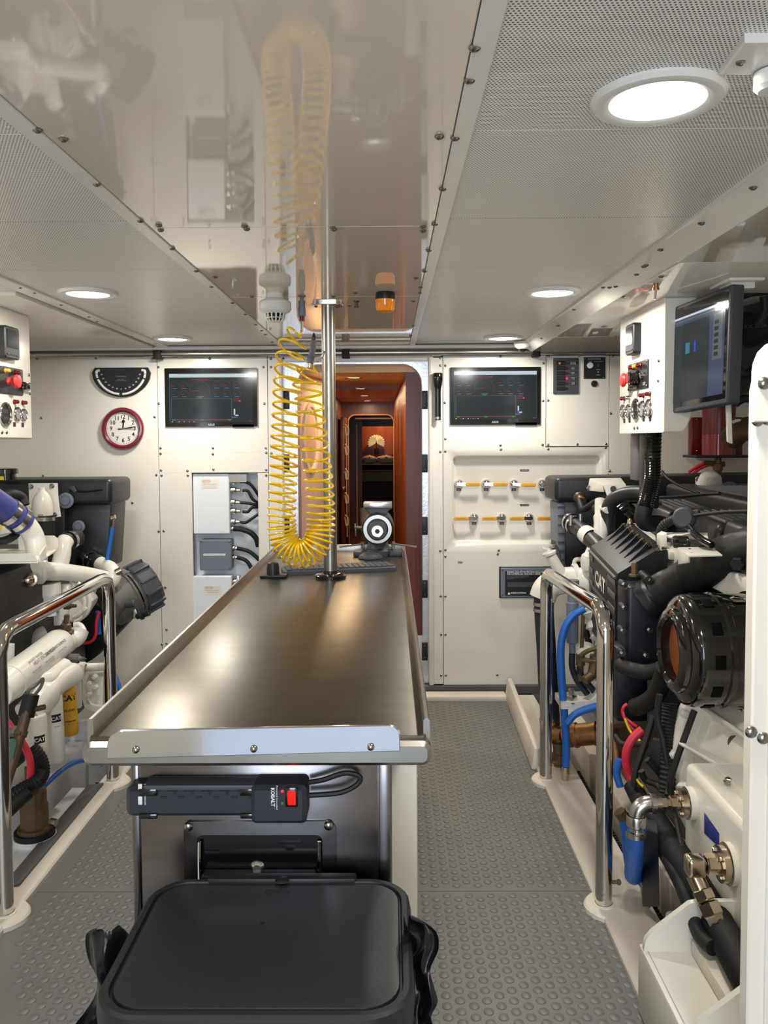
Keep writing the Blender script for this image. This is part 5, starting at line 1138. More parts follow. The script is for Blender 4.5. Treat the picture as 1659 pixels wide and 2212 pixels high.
# dark plumbing below it
pipe(en, 'breather_hose', 'rubber', [(1340,1436,2.95),(1362,1446,2.9),(1395,1452,2.85),(1425,1446,2.8),(1450,1430,2.75)], 17)
pipe(en, 'breather_hose', 'rubber', [(1372,1528,2.9),(1392,1520,2.85),(1415,1502,2.8),(1430,1470,2.75),(1437,1440,2.7)], 20)
slab(en, 'fuel_cooler', 'navy_engine', PP([(1332,1560,2.98),(1400,1560,2.98),(1400,1400,2.98),(1332,1400,2.98)]), (0,.12,0), .01)
corr(en, 'wire_loom', 'rubber', [(1448,1520,2.62),(1446,1580,2.6),(1444,1640,2.58),(1440,1720,2.55)], 17, .011)
for pts in ([(1425,1500,2.6),(1420,1550,2.6),(1432,1600,2.58),(1445,1680,2.55),(1442,1720,2.5)], [(1500,1535,2.5),(1480,1590,2.5),(1462,1640,2.5),(1448,1690,2.5),(1450,1730,2.5)], [(1412,1545,2.7),(1395,1600,2.68),(1375,1660,2.66),(1368,1700,2.65)], [(1330,1590,2.9),(1345,1608,2.85),(1375,1608,2.8),(1395,1610,2.75)], [(1385,1665,2.6),(1395,1685,2.6),(1418,1695,2.58),(1432,1710,2.55)], [(1398,1640,2.6),(1420,1665,2.6),(1440,1690,2.6)]):
    pipe(en, 'black_cable', 'rubber', pts, 7, 10)
slab(en, 'bracket_plate', 'rubber', PP([(1398,1635,2.62),(1432,1700,2.6),(1428,1600,2.6),(1410,1596,2.62)]), (.01,.02,0), .004)
pipe(en, 'red_cable', 'red_cable', [(1388,1576,2.72),(1368,1594,2.72),(1355,1618,2.72),(1352,1645,2.72),(1360,1675,2.72),(1370,1700,2.7)], 9.5, 12)
pipe(en, 'red_wire', 'red_cable', [(1355,1521,2.9),(1346,1530,2.9),(1348,1548,2.9),(1365,1562,2.88),(1378,1570,2.86)], 4, 8)
pipe(en, 'red_wire', 'red_cable', [(1346,1535,2.9),(1352,1558,2.88),(1372,1580,2.86)], 3, 8)
pipe(en, 'yellow_wire', 'yellow_wire', [(1350,1552,2.88),(1362,1580,2.86),(1384,1602,2.8)], 3, 8); pipe(en, 'yellow_wire', 'yellow_wire', [(1368,1672,2.66),(1380,1690,2.64),(1390,1700,2.62)], 3, 8)
pipe(en, 'cable_sleeve', 'rubber', [(1366,1695,2.7),(1378,1720,2.66),(1392,1745,2.6)], 20, 14)
# bell housing and gearbox
bell = MB().lathe([(0,0),(.20,0),(.26,.02),(.30,.10),(.36,.26),(.44,.40),(.46,.42),(.46,.46),(0,.46)], (1.36,2.14,.45), Y_, 48).build('bell_housing', 'engine_white', en, ang=30)
for k in range(9):
    a = PI*.55+k*.30; n_ = V((math.cos(a),0,math.sin(a))); c_ = V((1.36,2.14,.45))
    MB().hexa([c_+n_*.25+Y_*.02,c_+n_*.30+Y_*.0,c_+n_*.47+Y_*.36,c_+n_*.44+Y_*.40],[p+V((-n_.z,0,n_.x))*.012 for p in (c_+n_*.25+Y_*.02,c_+n_*.30+Y_*.0,c_+n_*.47+Y_*.36,c_+n_*.44+Y_*.40)],.003,1).build('housing_rib', 'engine_white', bell)
    bolt(bell, c_+n_*.452+Y_*.415+V((-n_.z,0,n_.x))*.06, AFT, .013, .016, m='engine_white')
for px, py, Y in ((1590,1606,2.40),(1535,1686,2.45)): q = P(px,py,Y); MB().cyl(q+V((0.02,.04,0)), q, .024, n=18).build('housing_hole_dark', 'dull_bronze', bell)  # bronze discs stand in for the dark inside open holes
gb_ = MB().hexa([(.885,1.60,.10),(1.6,1.60,.10),(1.6,1.60,.52),(.885,1.60,.52)], [(.865,2.36,.10),(1.6,2.36,.10),(1.6,2.36,.545),(.865,2.36,.545)], .022, 3).build('gearbox', 'engine_white', en)
MB().box((.93,1.7,.525), (1.05,2.30,.56), .006).build('gearbox_lid', 'engine_white', gb_); bolt(gb_, P(1575,1690,2.20), Z_, .012)
slab(gb_, 'lid_tab', 'engine_white', PP([(1532,1700,2.2),(1585,1698,2.2),(1582,1688,2.28),(1530,1690,2.28)]), (0,0,-.01), .002)
q = PX(1539,1802,.872); slab(gb_, 'name_plate', 'label_blue', [PX(1523,1755,.87),PX(1556,1800,.874),PX(1556,1832,.874),PX(1523,1800,.87)], (-.003,0,0), .001)
MB().box((.80,1.62,-.3), (1.5,2.34,.11), .02).build('gearbox_base', 'engine_white', gb_)
def flange(px, py, X, r):
    q = PX(px, py, X); f = MB().lathe([(0,-.10),(r*1.15,-.10),(r*1.15,-.018)], q, INB, 26).build('port_boss', 'engine_white', gb_)
    g = MB().lathe([(0,-.018),(r,-.018),(r,0),(r*.45,.002),(0,.002)], q, INB, 28).build('port_flange', 'nickel', gb_)
    for k in range(4): a = PI/4+k*PI/2; bolt(g, q+V((0,math.cos(a)*r*.75,math.sin(a)*r*.75)), INB, .006, .007, m='nickel')
    return q
q1 = flange(1468,1735,.83,.040)
mb = MB().lathe([(.018,0),(.022,.004),(.022,.026),(.017,.030),(.017,.038),(.024,.042),(.024,.062),(.019,.066)], q1, INB, 6).build('hex_fitting', 'nickel', gb_, ang=20)
e0 = q1+INB*.066
el = MB().tube([e0+X_*.01, e0+INB*.02, e0+V((-.042,0,-.008)), e0+V((-.056,0,-.028)), e0+V((-.058,0,-.055)), e0+V((-.058,0,-.085))], .0235, 18, 5).build('elbow', 'steel', gb_, ang=60)
MB().lathe([(.0235,0),(.029,0),(.029,.012),(.0255,.014)], e0+V((-.006,0,0)), INB, 20).lathe([(.026,0),(.028,.004),(.028,.03),(.024,.034)], e0+V((-.058,0,-.035)), -Z_, 20).build('elbow_collar', 'steel', el)
hb0 = e0+V((-.058,0,-.085)); clamp(gb_, hb0+Z_*.004, hb0-Z_*.012, .027)
MB().tube([hb0+Z_*.01, hb0+V((0.005,.03,-.05)), hb0+V((.025,.10,-.14)), hb0+V((.055,.2,-.24)), V((.83,2.60,.10)), V((.845,2.64,-.06))], .0265, 18, 6).build('blue_hose', 'blue_hose', gb_, ang=60)
q2 = flange(1553,1866,.842,.046)
MB().cyl(q2, q2+INB*.035, .026, n=6, bev=.004).build('hex_fitting', 'nickel', gb_)
e0 = q2+INB*.04; dn_ = V((.26,-.60,-.75)).normalized()
MB().cbox(e0+V((-.022,0,-.004)), (.05,.048,.052), .012, seg=3).build('elbow', 'nickel', gb_)
f0_ = e0+V((-.022,0,-.03)); MB().cyl(f0_, f0_+dn_*.04, .022, n=16).build('elbow_leg', 'nickel', gb_)
MB().cyl(f0_+dn_*.035, f0_+dn_*.062, .027, n=6, bev=.003).build('hex_nut', 'nickel', gb_); MB().lathe([(.022,0),(.029,.004),(.029,.03),(.024,.036),(.022,.09)], f0_+dn_*.064, dn_, 6).build('hose_end', 'nickel', gb_)
h0_ = f0_+dn_*.13; MB().tube([h0_, h0_+dn_*.06, h0_+dn_*.10+V((.03,-.06,-.02)), h0_+V((.07,-.26,-.14))], .020, 14, 5).build('blue_hose', 'blue_hose', gb_, ang=60)
pipe(en, 'blue_cable', 'blue_hose', [(1338,1640,2.75),(1332,1670,2.75),(1340,1700,2.74)], 8); pipe(en, 'blue_cable', 'blue_hose', [(1345,1762,2.6),(1352,1790,2.6),(1358,1850,2.6),(1366,1890,2.58)], 12)
MB().cyl(P(1338,1752,2.6), P(1348,1768,2.6), .02, n=8).build('hose_union', 'dull_bronze', en)
# big black corrugated conduit running down to the near right
corr(en, 'conduit', 'rubber', [(1398,1745,2.6),(1425,1790,2.48),(1455,1835,2.36),(1490,1890,2.23),(1525,1950,2.09),(1562,2015,1.97),(1600,2085,1.84),(1640,2160,1.73)], 31, .011, .07, 20)
pipe(en, 'black_cable', 'rubber', [(1395,1775,2.6),(1430,1835,2.4),(1465,1900,2.22),(1490,1960,2.08),(1512,2020,1.98),(1540,2048,1.92)], 15)
pipe(en, 'black_cable', 'rubber', [(1455,1750,2.5),(1465,1790,2.4),(1474,1840,2.3)], 6)
slab(en, 'oil_tray', 'navy_engine', PP([(1388,1960,2.45),(1425,1960,2.35),(1422,1800,2.35),(1385,1790,2.45)]), (.02,.08,0), .004)
# mount bracket at the lower right
mt = MB().box((.648,1.45,.165), (1.0,2.03,.185), .006).build('engine_mount', 'engine_white', en)
MB().box((.640,1.40,.0), (.665,2.06,.185), .01).build('mount_web', 'engine_white', mt)
for y in (2.02, 1.70): MB().prism([(0,0),(.36,0),(.36,.14),(.14,.14),(.115,.135),(.02,.06),(.004,.04),(0,.02)], (.645,y,.175), X_, Z_, Y_*.02, .004).build('mount_gusset', 'engine_white', mt)
MB().box((.76,1.735,.185), (.88,2.01,.225), .006).build('mount_pad', 'curb', mt)
MB().cbox((.80,1.69,.205), (.03,.006,.016), .001).build('mount_slot', 'ink', mt)
# toothed rubber edge of the sole
def teeth(name, x, y0, y1, s):
    mb = MB().box((min(x,x+s*.006),y0,-.10), (max(x,x+s*.006),y1,.012)); y = y0
    while y < y1: mb.box((min(x,x+s*.012),y,-.06), (max(x,x+s*.012),y+.009,.018)); y += .018
    return mb
c_e = teeth('e', .826, 2.1, 3.55, 1); stuff(c_e.build('edge_strip', 'rubber', c1)); stuff(teeth('e', -1.271, 2.3, 3.44, -1).build('edge_strip', 'rubber', c2))
# raised lip of the curb at its far end
struct(MB().hexa([(.63,3.60,.0),(.67,3.60,.0),(.67,3.60,.10),(.645,3.60,.10)], [(.655,4.62,.0),(.70,4.62,.0),(.70,4.62,.12),(.67,4.62,.12)], .01).build('trim_16', 'curb'))
# ================================================================== LEFT-HAND ENGINE
el_ = T('marine_engine', 'white marine diesel engine with pipes and filters, on the left side behind the rail', 'engine', (-1.75,3.4,-.38))
E = el_
MB().box((-2.2,3.0,.12), (-1.55,4.1,.98), .05).build('engine_block', 'black_engine', E)
MB().box((-2.1,2.2,-.30), (-1.62,3.9,.14), .06).build('sump', 'engine_white', E)
MB().box((-1.60,1.5,-.38), (-1.50,4.3,.02), .008).build('engine_bed', 'bilge', E)
MB().box((-1.95,3.93,-.36), (-1.285,3.96,.115), .004).build('bed_end_plate', 'bilge', E)
MB().box((-1.47,4.0,.118), (-1.285,4.3,.135), .003).build('dark_shelf', 'mid_grey', E)
q4 = PP([(-110,1093,4.0),(240,1091,4.0),(240,1035,4.0),(-110,1037,4.0)])
MB().hexa(q4, [p+V((0,.32,0)) for p in q4], .026, 4).build('expansion_tank', 'black_engine', E)
MB().tube(PP([(150,1060,3.985),(185,1062,3.985),(221,1058,3.985)]), .004, 8, 3).build('tank_trim', 'black_gloss', E)
slab(E, 'tank_tag', 'dark_grey', PP([(148,1053,3.98),(158,1049,3.98),(166,1061,3.98),(160,1064,3.98)]), (0,.006,0), .001)
MB().lathe([(.0,.06),(.05,.055),(.055,.05),(.055,.03),(.045,.028),(.045,0)], P(14,1036,3.95), Z_, 22).build('tank_filler', 'black_gloss', E); MB().box(P(-4,1037,3.88), P(8,1029,3.885)).build('filler_label', 'label_warn', E)
slab(E, 'belt_guard', 'black_engine', PP([(100,1235,4.05),(232,1230,4.05),(240,1085,4.05),(100,1085,4.05)]), (0,.24,0), .015)
slab(E, 'guard_fill', 'black_engine', PP([(60,1240,4.0),(140,1240,4.0),(140,1085,4.0),(60,1085,4.0)]), (0,.2,0), .01)
slab(E, 'lower_guard', 'rubber', PP([(150,1450,4.15),(200,1425,4.15),(275,1345,4.15),(180,1290,4.15)]), (0,.12,0), .008)
# breather with its plate, bottle-shaped cap, hose
bpl = MB().prism([(-.068,.075),(.068,.075),(.070,.0),(.080,-.085),(.052,-.09),(.03,-.06),(-.068,-.02)], P(93,1078,3.86), X_, Z_, Y_*.014, .003).build('breather_plate', 'trim_white', E)
for px, py in ((67,1051),(112,1050),(118,1112)): bolt(bpl, P(px,py,3.86), AFT, .010)
zb_ = P(92,1115,3.80); f = lambda px: rad(px,3.8)
MB().lathe([(0,0),(f(21),0),(f(22),f(12)),(f(21.5),f(26)),(f(18),f(40)),(f(12),f(50)),(f(6.5),f(56)),(f(6.5),f(63)),(0,f(63))], zb_, Z_, 28).build('breather_cap', 'engine_white', bpl, ang=50)
MB().cyl(P(58,1096,3.8), P(75,1096,3.8), f(8), n=14).build('breather_spigot', 'engine_white', bpl)
MB().cyl(P(97,1113,3.8), P(98,1170,3.8), f(21), n=24).build('breather_hose', 'rubber', E); clamp(E, P(97,1116,3.8), P(97,1124,3.8), f(21)+.001); clamp(E, P(98,1157,3.8), P(98,1165,3.8), f(21)+.001)
for px, py, r in ((143,1081,18),(171,1137,14)):
    MB().lathe([(f(r),0),(f(r),.008),(f(r*.66),.012),(f(r*.60),.010),(f(r*.55),.018),(0,.018)], P(px,py,3.98), AFT, 26).build('round_cap', 'enclosure_grey', E)
MB().tube(PP([(0,1075,3.6),(25,1068,3.65),(45,1075,3.7),(52,1092,3.7)]), rad(12,3.65), 12, 5).build('dark_casting', 'rubber', E)
# charge-air pipe: blue sleeve, two clamps, white bend
bs = MB().tube(PP([(-45,1062,3.15),(0,1092,3.25),(25,1110,3.3),(52,1130,3.35)]), rad(29,3.25), 24, 6).build('blue_sleeve', 'blue_silicone', E, ang=60)
a, b = P(8,1098,3.27), P(52,1130,3.35); d_ = (b-a).normalized(); L = (b-a).length
for k in (.28,.72): clamp(bs, a+d_*L*k-d_*.012, a+d_*L*k+d_*.012, rad(29,3.25)+.002)
MB().tube(PP([(42,1122,3.33),(60,1138,3.36),(72,1158,3.38),(78,1182,3.38),(80,1210,3.38)]), rad(22,3.37), 24, 8).build('charge_pipe', 'engine_white', E, ang=60)
pipe(E, 'black_hose', 'rubber', [(-20,1172,3.3),(10,1168,3.3),(30,1158,3.35),(42,1145,3.45)], 9)
slab(E, 'white_box', 'engine_white', PP([(-20,1160,3.5),(30,1150,3.5),(25,1126,3.5),(-20,1118,3.5)]), (0,.1,0), .006)
MB().box(P(-6,1143,3.49), P(4,1131,3.495)).build('warning_label', 'label_warn', E)
tr2 = slab(E, 'tray', 'engine_white', PP([(-30,1215,3.2),(82,1213,3.2),(125,1186,3.5),(-30,1185,3.5)]), (0,0,-.008), .003)
MB().prism([(-.25,0),(.0,0),(.02,-.005),(.03,-.03),(-.25,-.035)], P(64,1196,3.2), X_, Z_, Y_*.006, .002).build('tray_rim', 'engine_white', tr2)
MB().prism([(0,0),(.16,0),(.175,.01),(.175,.045),(.155,.06),(0,.06)], P(40,1187,3.5), X_, Z_, Y_*.006, .002).build('tray_rim', 'engine_white', tr2)
MB().prism([(0,0),(.30,0),(.30,.05),(0,.03)], P(84,1214,3.21), (P(126,1184,3.5)-P(84,1214,3.21)), Z_, X_*.006, 0).build('tray_rim', 'engine_white', tr2)
# jacket water pipes
MB().tube(PP([(142,1168,3.75),(136,1180,3.72),(134,1200,3.7),(128,1225,3.68)]), rad(18,3.72), 20, 6).build('water_elbow', 'engine_white', E, ang=60)
MB().tube(PP([(140,1172,3.76),(152,1166,3.8),(166,1162,3.86)]), rad(19,3.8), 18, 4).build('rubber_joint', 'rubber', E); clamp(E, P(148,1168,3.78), P(153,1166,3.80), rad(19.5,3.8)+.001)
mp_ = MB().tube(PP([(70,1232,3.55),(105,1234,3.6),(140,1236,3.68),(185,1242,3.78),(225,1250,3.86)]), [rad(30,3.6)]*5+[rad(20,3.65)]*6+[rad(18,3.8)]*20, 22, 6).build('manifold_pipe', 'engine_white', E, ang=60)
MB().tube(PP([(232,1262,3.86),(246,1248,3.88),(240,1230,3.92),(225,1222,3.96),(210,1214,4.0)]), rad(16,3.9), 20, 6).build('manifold_elbow', 'engine_white', mp_, ang=60)
MB().tube([P(172,1205,4.05),P(190,1206,4.03),P(214,1218,3.98)], rad(17,4.0), 18, 4).build('rubber_joint', 'rubber', E)
for t0 in (188,200): clamp(E, P(t0,1206+(t0-188)*.5,4.02), P(t0+8,1210+(t0-188)*.5,4.0), rad(17.5,4.0)+.001)
MB().tube(PP([(-40,1285,3.3),(0,1262,3.4),(45,1240,3.5),(80,1232,3.55)]), [rad(40,3.4)]*10+[rad(32,3.5)]*20, 22, 6).build('exhaust_manifold', 'engine_white', E, ang=60)
MB().lathe([(.03,0),(.03,.01),(.022,.012),(.012,.05),(0,.055)], P(66,1252,3.44), V((.1,-1,.1)), 16).build('drain_plug', 'nickel', E)
# pump body with cast arcs
pbd = slab(E, 'pump_body', 'engine_white', PP([(78,1355,3.72),(170,1345,3.72),(198,1300,3.72),(150,1250,3.72)]), (0,.12,0), .02)
slab(pbd, 'pump_cover', 'trim_white', PP([(80,1356,3.68),(140,1352,3.68),(150,1262,3.68),(84,1262,3.68)]), (0,.04,0), .012)
for r in (34,44): MB().tube([P(150+r*math.cos(a),1300-r*math.sin(a),3.70) for a in [math.radians(-75+140*k/10) for k in range(11)]], .010, 8, 1).build('cast_arc', 'engine_white', pbd)
MB().tube(PP([(104,1260,3.62),(106,1290,3.62),(108,1310,3.62),(110,1330,3.62)]), [rad(26,3.6)]*6+[rad(22,3.6)]*6+[rad(12,3.6)]*8, 20, 6).build('pump_stem', 'engine_white', pbd, ang=60)
for px, py, d in ((140,1308,V((1,-.2,0))),(142,1352,V((.3,-.2,1)))): q = P(px,py,3.55); MB().lathe([(.018,0),(.018,.025),(.010,.028),(.008,.055),(0,.055)], q, d, 6).build('plug_sensor', 'brown_pipe', pbd)
for px, py in ((184,1315),(80,1352),(140,1275)): bolt(pbd, P(px,py,3.68), AFT, .010, m='engine_white')
# raw-water pump / alternator drum with ribbed end cap, its axis pointing out into the room
a, b = P(240,1306,3.96), P(294,1276,4.05); d_ = (P(330,1256,4.10)-P(240,1306,3.96)).normalized(); L = (b-a).length; r0 = rad(50,4.0)
al = MB().lathe([(0,-.03),(r0*.8,-.03),(r0,.0),(r0,L*.70),(r0*1.03,L*.72),(r0*1.03,L*.92),(r0*.98,L*.95),(r0*1.02,L*1.0),(0,L)], a, d_, 36).build('alternator', 'cast_grey', E, ang=30)
MB().lathe([(r0*1.035,0),(r0*1.035,.008),(r0*1.01,.012)], a+d_*L*.80, d_, 36).build('alternator_band', 'black_gloss', al)
ca_ = a+d_*L*.98
cap_ = MB().lathe([(0,0),(r0*1.10,0),(r0*1.14,.01),(r0*1.12,.075),(r0*1.0,.095),(r0*.6,.10),(0,.10)], ca_, d_, 12).build('end_cap', 'dark_grey', al, ang=25)
u, v = frame(d_)
for k in range(12):
    an = 2*PI*k/12+.05; n_ = u*math.cos(an)+v*math.sin(an); MB().cbox(ca_+d_*.045+n_*r0*1.12, (.085,.014,.020), .003, (d_,n_.cross(d_),n_)).build('cap_rib', 'dark_grey', cap_)
slab(E, 'adjuster_arm', 'cast_grey', PP([(248,1236,3.88),(262,1228,3.9),(280,1236,3.9),(258,1248,3.88)]), (0,.015,0), .003)
MB().cyl(P(250,1238,3.87), P(262,1232,3.88), .018, n=12).build('arm_bolt', 'nickel', E)
MB().cyl(P(272,1307,3.85), P(292,1303,3.84), .018, n=12, bev=.004).build('terminal_boot', 'dark_grey', E)
pipe(E, 'alternator_wire', 'dark_grey', [(272,1308,3.85),(262,1320,3.85),(250,1335,3.85)], 3)
MB().cyl(P(296,1332,3.88), P(322,1324,3.86), .014, n=8).cyl(P(303,1330,3.87), P(309,1328,3.87), .022, n=8).build('tension_bolt', 'rubber', E); slab(E, 'bolt_tab', 'steel', PP([(284,1338,3.9),(298,1334,3.9),(292,1314,3.9),(286,1318,3.9)]), (0,.01,0), .002)
# oil cooler with its print
a, b = P(-12,1498,2.85), P(132,1387,3.40); d_ = (b-a).normalized(); L = (b-a).length; rc = .064
oc2 = MB().lathe([(0,0),(rc,0),(rc,L*.18),(rc*1.06,L*.182),(rc*1.06,L*.20),(rc,L*.202),(rc,L-.03),(rc*.9,L-.006),(rc*.7,L),(0,L)], a, d_, 36).build('oil_cooler', 'engine_white', E, ang=30)
xd = d_; yd = (V((0,0,1))-d_*d_.z).normalized(); nd = (V((0.75,-.45,.55))-d_*d_.dot(V((0.75,-.45,.55)))).normalized(); yd = nd.cross(xd)
if yd.z < 0: yd = -yd
for t, s_, sz in ((.52,'HEAT EXCHANGER',.021),(.42,'JACKET WATER',.016),(.70,'CAUTION HOT SURFACE',.016)):
    txt(s_, sz, a+d_*L*(t+.0)+nd*(rc+.0008)+yd*(.012 if t == .42 else -.004), xd, yd, 'ink' if t > .6 else 'grey_ink', oc2)
for t in (.36,.56,.76): txt('SERIAL NO 0248\nMAX WORK PRESS\nFLOW  LPM', .009, a+d_*L*t+nd*(rc*.93)-yd*.028, xd, yd, 'grey_ink', oc2)
MB().tube(PP([(128,1392,3.38),(150,1385,3.44),(166,1376,3.48),(172,1362,3.5)]), [rad(24,3.4)]*6+[rad(20,3.4)]*20, 18, 6).build('cooler_end', 'engine_white', E, ang=60)
MB().lathe([(.034,0),(.034,.02),(.022,.022),(.022,.05),(.010,.054),(.010,.09),(0,.09)], P(142,1372,3.42), V((.1,-.1,1)), 6).build('cooler_sensor', 'brown_pipe', E)
MB().tube(PP([(160,1352,3.55),(172,1352,3.55),(180,1366,3.52),(176,1382,3.5)]), rad(8,3.5), 14, 5).build('cooler_bend', 'engine_white', E)
MB().lathe([(.02,0),(.02,.06),(.012,.065),(0,.1)], P(140,1422,3.35), V((1,-.1,.0)), 10).build('bleed_valve', 'cast_grey', E)
# filters: head casting, two white ones, one yellow
MB().tube(PP([(60,1545,3.0),(95,1505,3.08),(125,1475,3.18),(158,1455,3.3)]), [rad(32,3.1)]*8+[rad(26,3.1)]*12, 16, 6).build('filter_head', 'engine_white', E, ang=60)
MB().tube(PP([(70,1470,3.1),(100,1470,3.12),(120,1455,3.2),(140,1440,3.28)]), rad(20,3.1), 12, 5).build('head_bridge', 'engine_white', E, ang=60)
def oilfilter(p0, p1, r, m, name):
    d = (p1-p0).normalized(); L = (p1-p0).length
    return MB().lathe([(0,0),(r*.92,0),(r,.008),(r,L-.018),(r*.9,L-.005),(r*.6,L),(0,L)], p0, d, 30).build(name, m, E, ang=35), d, L
f1_, d1, L1 = oilfilter(P(76,1545,2.98), P(82,1690,2.98), rad(24,2.98), 'engine_white', 'oil_filter')
f2_, d2, L2 = oilfilter(P(112,1500,3.12), P(120,1646,3.12), rad(21.5,3.12), 'engine_white', 'oil_filter')
f3_, d3, L3_ = oilfilter(P(144,1463,3.32), P(153,1588,3.32), rad(17.5,3.32), 'filter_yellow', 'fuel_filter')
MB().lathe([(0,0),(rad(20,3.3),0),(rad(20,3.3),.03),(0,.03)], P(144,1468,3.32), Z_, 24).build('filter_cap', 'engine_white', f3_)
def wraptext(s, size, pa, pb, r, t, m, par, rot=-.5, bold=0):
    d = (pb-pa).normalized(); n_ = V((math.sin(-rot)*-1,-math.cos(rot),0)); n_ = (n_-d*n_.dot(d)).normalized(); xd = (-d).cross(n_); 
    o = txt(s, size, (0,0,0), X_, Y_, m, None, bold=bold); c = pa.lerp(pb, t); me = o.data; bpy.data.objects.remove(o)
    # wrap round the can
    for vv in me.vertices:
        a = vv.co.x/r; vv.co = (n_*math.cos(a)+xd*math.sin(a))*(r+.0008)-d*vv.co.y
    return put('lettering', me, c, par)
pa, pb3 = P(144,1463,3.32), P(153,1588,3.32); r3 = rad(17.5,3.32)
rt = .45
wraptext('CAT', .034, pa, pb3, r3, .33, 'ink', f3_, rt, .0012); wraptext('1R-0749', .0125, pa, pb3, r3, .54, 'ink', f3_, rt, .0003); wraptext('2µ', .008, pa, pb3, r3, .63, 'ink', f3_, rt); wraptext('Advanced', .011, pa, pb3, r3, .72, 'ink', f3_, rt, .0003); wraptext('FUEL FILTER', .005, pa, pb3, r3, .77, 'ink', f3_, rt)
for ff, pa, pb_2, r in ((f2_,P(112,1500,3.12),P(120,1646,3.12),rad(21.5,3.12)),(f1_,P(76,1545,2.98),P(82,1690,2.98),rad(24,2.98))):
    d = (pb_2-pa).normalized(); mb = MB(); t0, t1 = .26, .38
    for (q0, q1, m_, n2) in ((.26,.375,'ink','label_band'),(.375,.52,'clock_face','label_band')):
        ls = []
        for t in (q0, q1):
            c = pa.lerp(pb_2, t); ls.append([c+V((math.sin(a),-math.cos(a),0))*(r+.0006) for a in [math.radians(15+55*k/6) for k in range(7)]])
        MB().loops(ls, closed=False).build(n2, m_, ff)
    wraptext('CAT', .020, pa, pb_2, r+.001, .325, 'clock_face', ff, .72, .0004); wraptext('1R-1808', .006, pa, pb_2, r+.001, .44, 'ink', ff, .72)
# white pipe and U bracket to the right of the filters
MB().tube(PP([(150,1450,3.45),(175,1442,3.5),(200,1441,3.52),(225,1440,3.55)]), rad(9,3.5), 14, 4).build('fuel_pipe', 'engine_white', E); MB().lathe([(.022,-.01),(.03,0),(.03,.03),(.02,.035)], P(168,1444,3.48), X_, 8).build('pipe_nut', 'engine_white', E)
ub = MB().prism([(-.05,.10),(.05,.10),(.05,.08),(-.02,.07),(-.03,.04),(-.03,-.05),(-.015,-.075),(.02,-.085),(.07,-.085),(.07,-.11),(.0,-.11),(-.045,-.09),(-.055,-.05)], P(202,1488,3.75), X_, Z_, Y_*.03, .004).build('foot_bracket', 'engine_white', E)
slab(ub, 'bracket_web', 'engine_white', PP([(193,1525,3.78),(222,1528,3.78),(222,1462,3.78),(193,1460,3.78)]), (0,.01,0), .002)
for px, py in ((206,1461),(194,1476),(208,1483),(194,1498)): bolt(ub, P(px,py,3.75), AFT, .011, .02, m='engine_white')
MB().box(P(165,1530,3.8), P(176,1450,3.83)).build('bracket_post', 'engine_white', E)
# bronze water pipe with lug, cables
bp2 = MB().tube(PP([(66,1512,2.86),(55,1548,2.84),(40,1600,2.8),(22,1662,2.76),(8,1705,2.72)]), rad(12,2.8), 16, 4).build('brown_pipe', 'brown_pipe', E)
MB().tube(PP([(68,1500,2.87),(62,1525,2.86),(56,1548,2.85)]), rad(17,2.86), 16, 4).build('pipe_sleeve', 'rubber', bp2); clamp(bp2, P(47,1578,2.82), P(43,1590,2.81), rad(12.5,2.8), m='brown_pipe')
MB().tube(PP([(60,1505,2.86),(62,1490,2.86),(78,1480,2.88),(93,1466,2.9),(88,1484,2.88),(76,1500,2.87)]), rad(3.5,2.87), 10, 5).build('lifting_lug', 'cast_grey', bp2)
MB().cyl(P(76,1532,2.86), P(97,1527,2.86), rad(6,2.86), n=10).build('pipe_stub', 'brown_pipe', bp2)
MB().prism(rrect(.028,.075,.013,4), P(24,1618,2.755), (P(30,1620,2.75)-P(18,1616,2.75)).normalized(), (P(30,1590,2.75)-P(18,1646,2.75)).normalized(), AFT*.003).build('green_tag', 'label_green', bp2)
pipe(E, 'red_cable', 'red_cable', [(-8,1560,2.9),(8,1552,2.9),(20,1562,2.9),(27,1574,2.9)], 6); pipe(E, 'red_cable', 'red_cable', [(44,1598,2.86),(56,1618,2.86),(65,1645,2.86),(66,1682,2.86)], 8)
MB().lathe([(.02,0),(.02,.04),(.012,.05),(0,.05)], P(15,1580,2.9), X_, 10).build('cable_lug', 'cast_grey', E)
corr(E, 'black_conduit', 'rubber', [(-15,1750,2.75),(15,1728,2.78),(50,1705,2.82),(78,1690,2.85),(91,1668,2.9),(86,1640,2.92),(66,1615,2.92)], 16, .010, .06)
pipe(E, 'black_hose', 'rubber', [(-20,1790,2.7),(10,1760,2.72),(35,1735,2.76),(62,1712,2.8)], 15)
pipe(E, 'black_hose', 'rubber', [(38,1360,3.5),(40,1390,3.45),(55,1415,3.4),(75,1425,3.4)], 12); pipe(E, 'black_hose', 'rubber', [(25,1275,3.55),(25,1310,3.55),(20,1350,3.5)], 12)
MB().tube(PP([(50,1395,3.5),(80,1385,3.5),(100,1378,3.52)]), rad(28,3.5), 14, 4).build('grey_casting', 'cast_grey', E)
MB().cyl(P(18,1432,3.2), P(19,1392,3.2), rad(12,3.2), n=18).build('white_stub', 'engine_white', E)
pipe(E, 'blue_hose', 'blue_hose', [(76,1710,2.95),(98,1695,3.0),(127,1669,3.1),(155,1650,3.2),(180,1642,3.28),(203,1640,3.35)], 5.5, 12)
pipe(E, 'blue_hose', 'blue_hose', [(243,1138,3.95),(240,1160,3.95),(235,1190,3.95),(229,1218,3.95)], 4.5, 12); MB().cyl(P(243,1138,3.95), P(246,1118,3.95), .010, n=8).cyl(P(240,1118,3.95), P(249,1116,3.95), .012, n=8).build('hose_end', 'nickel', E)
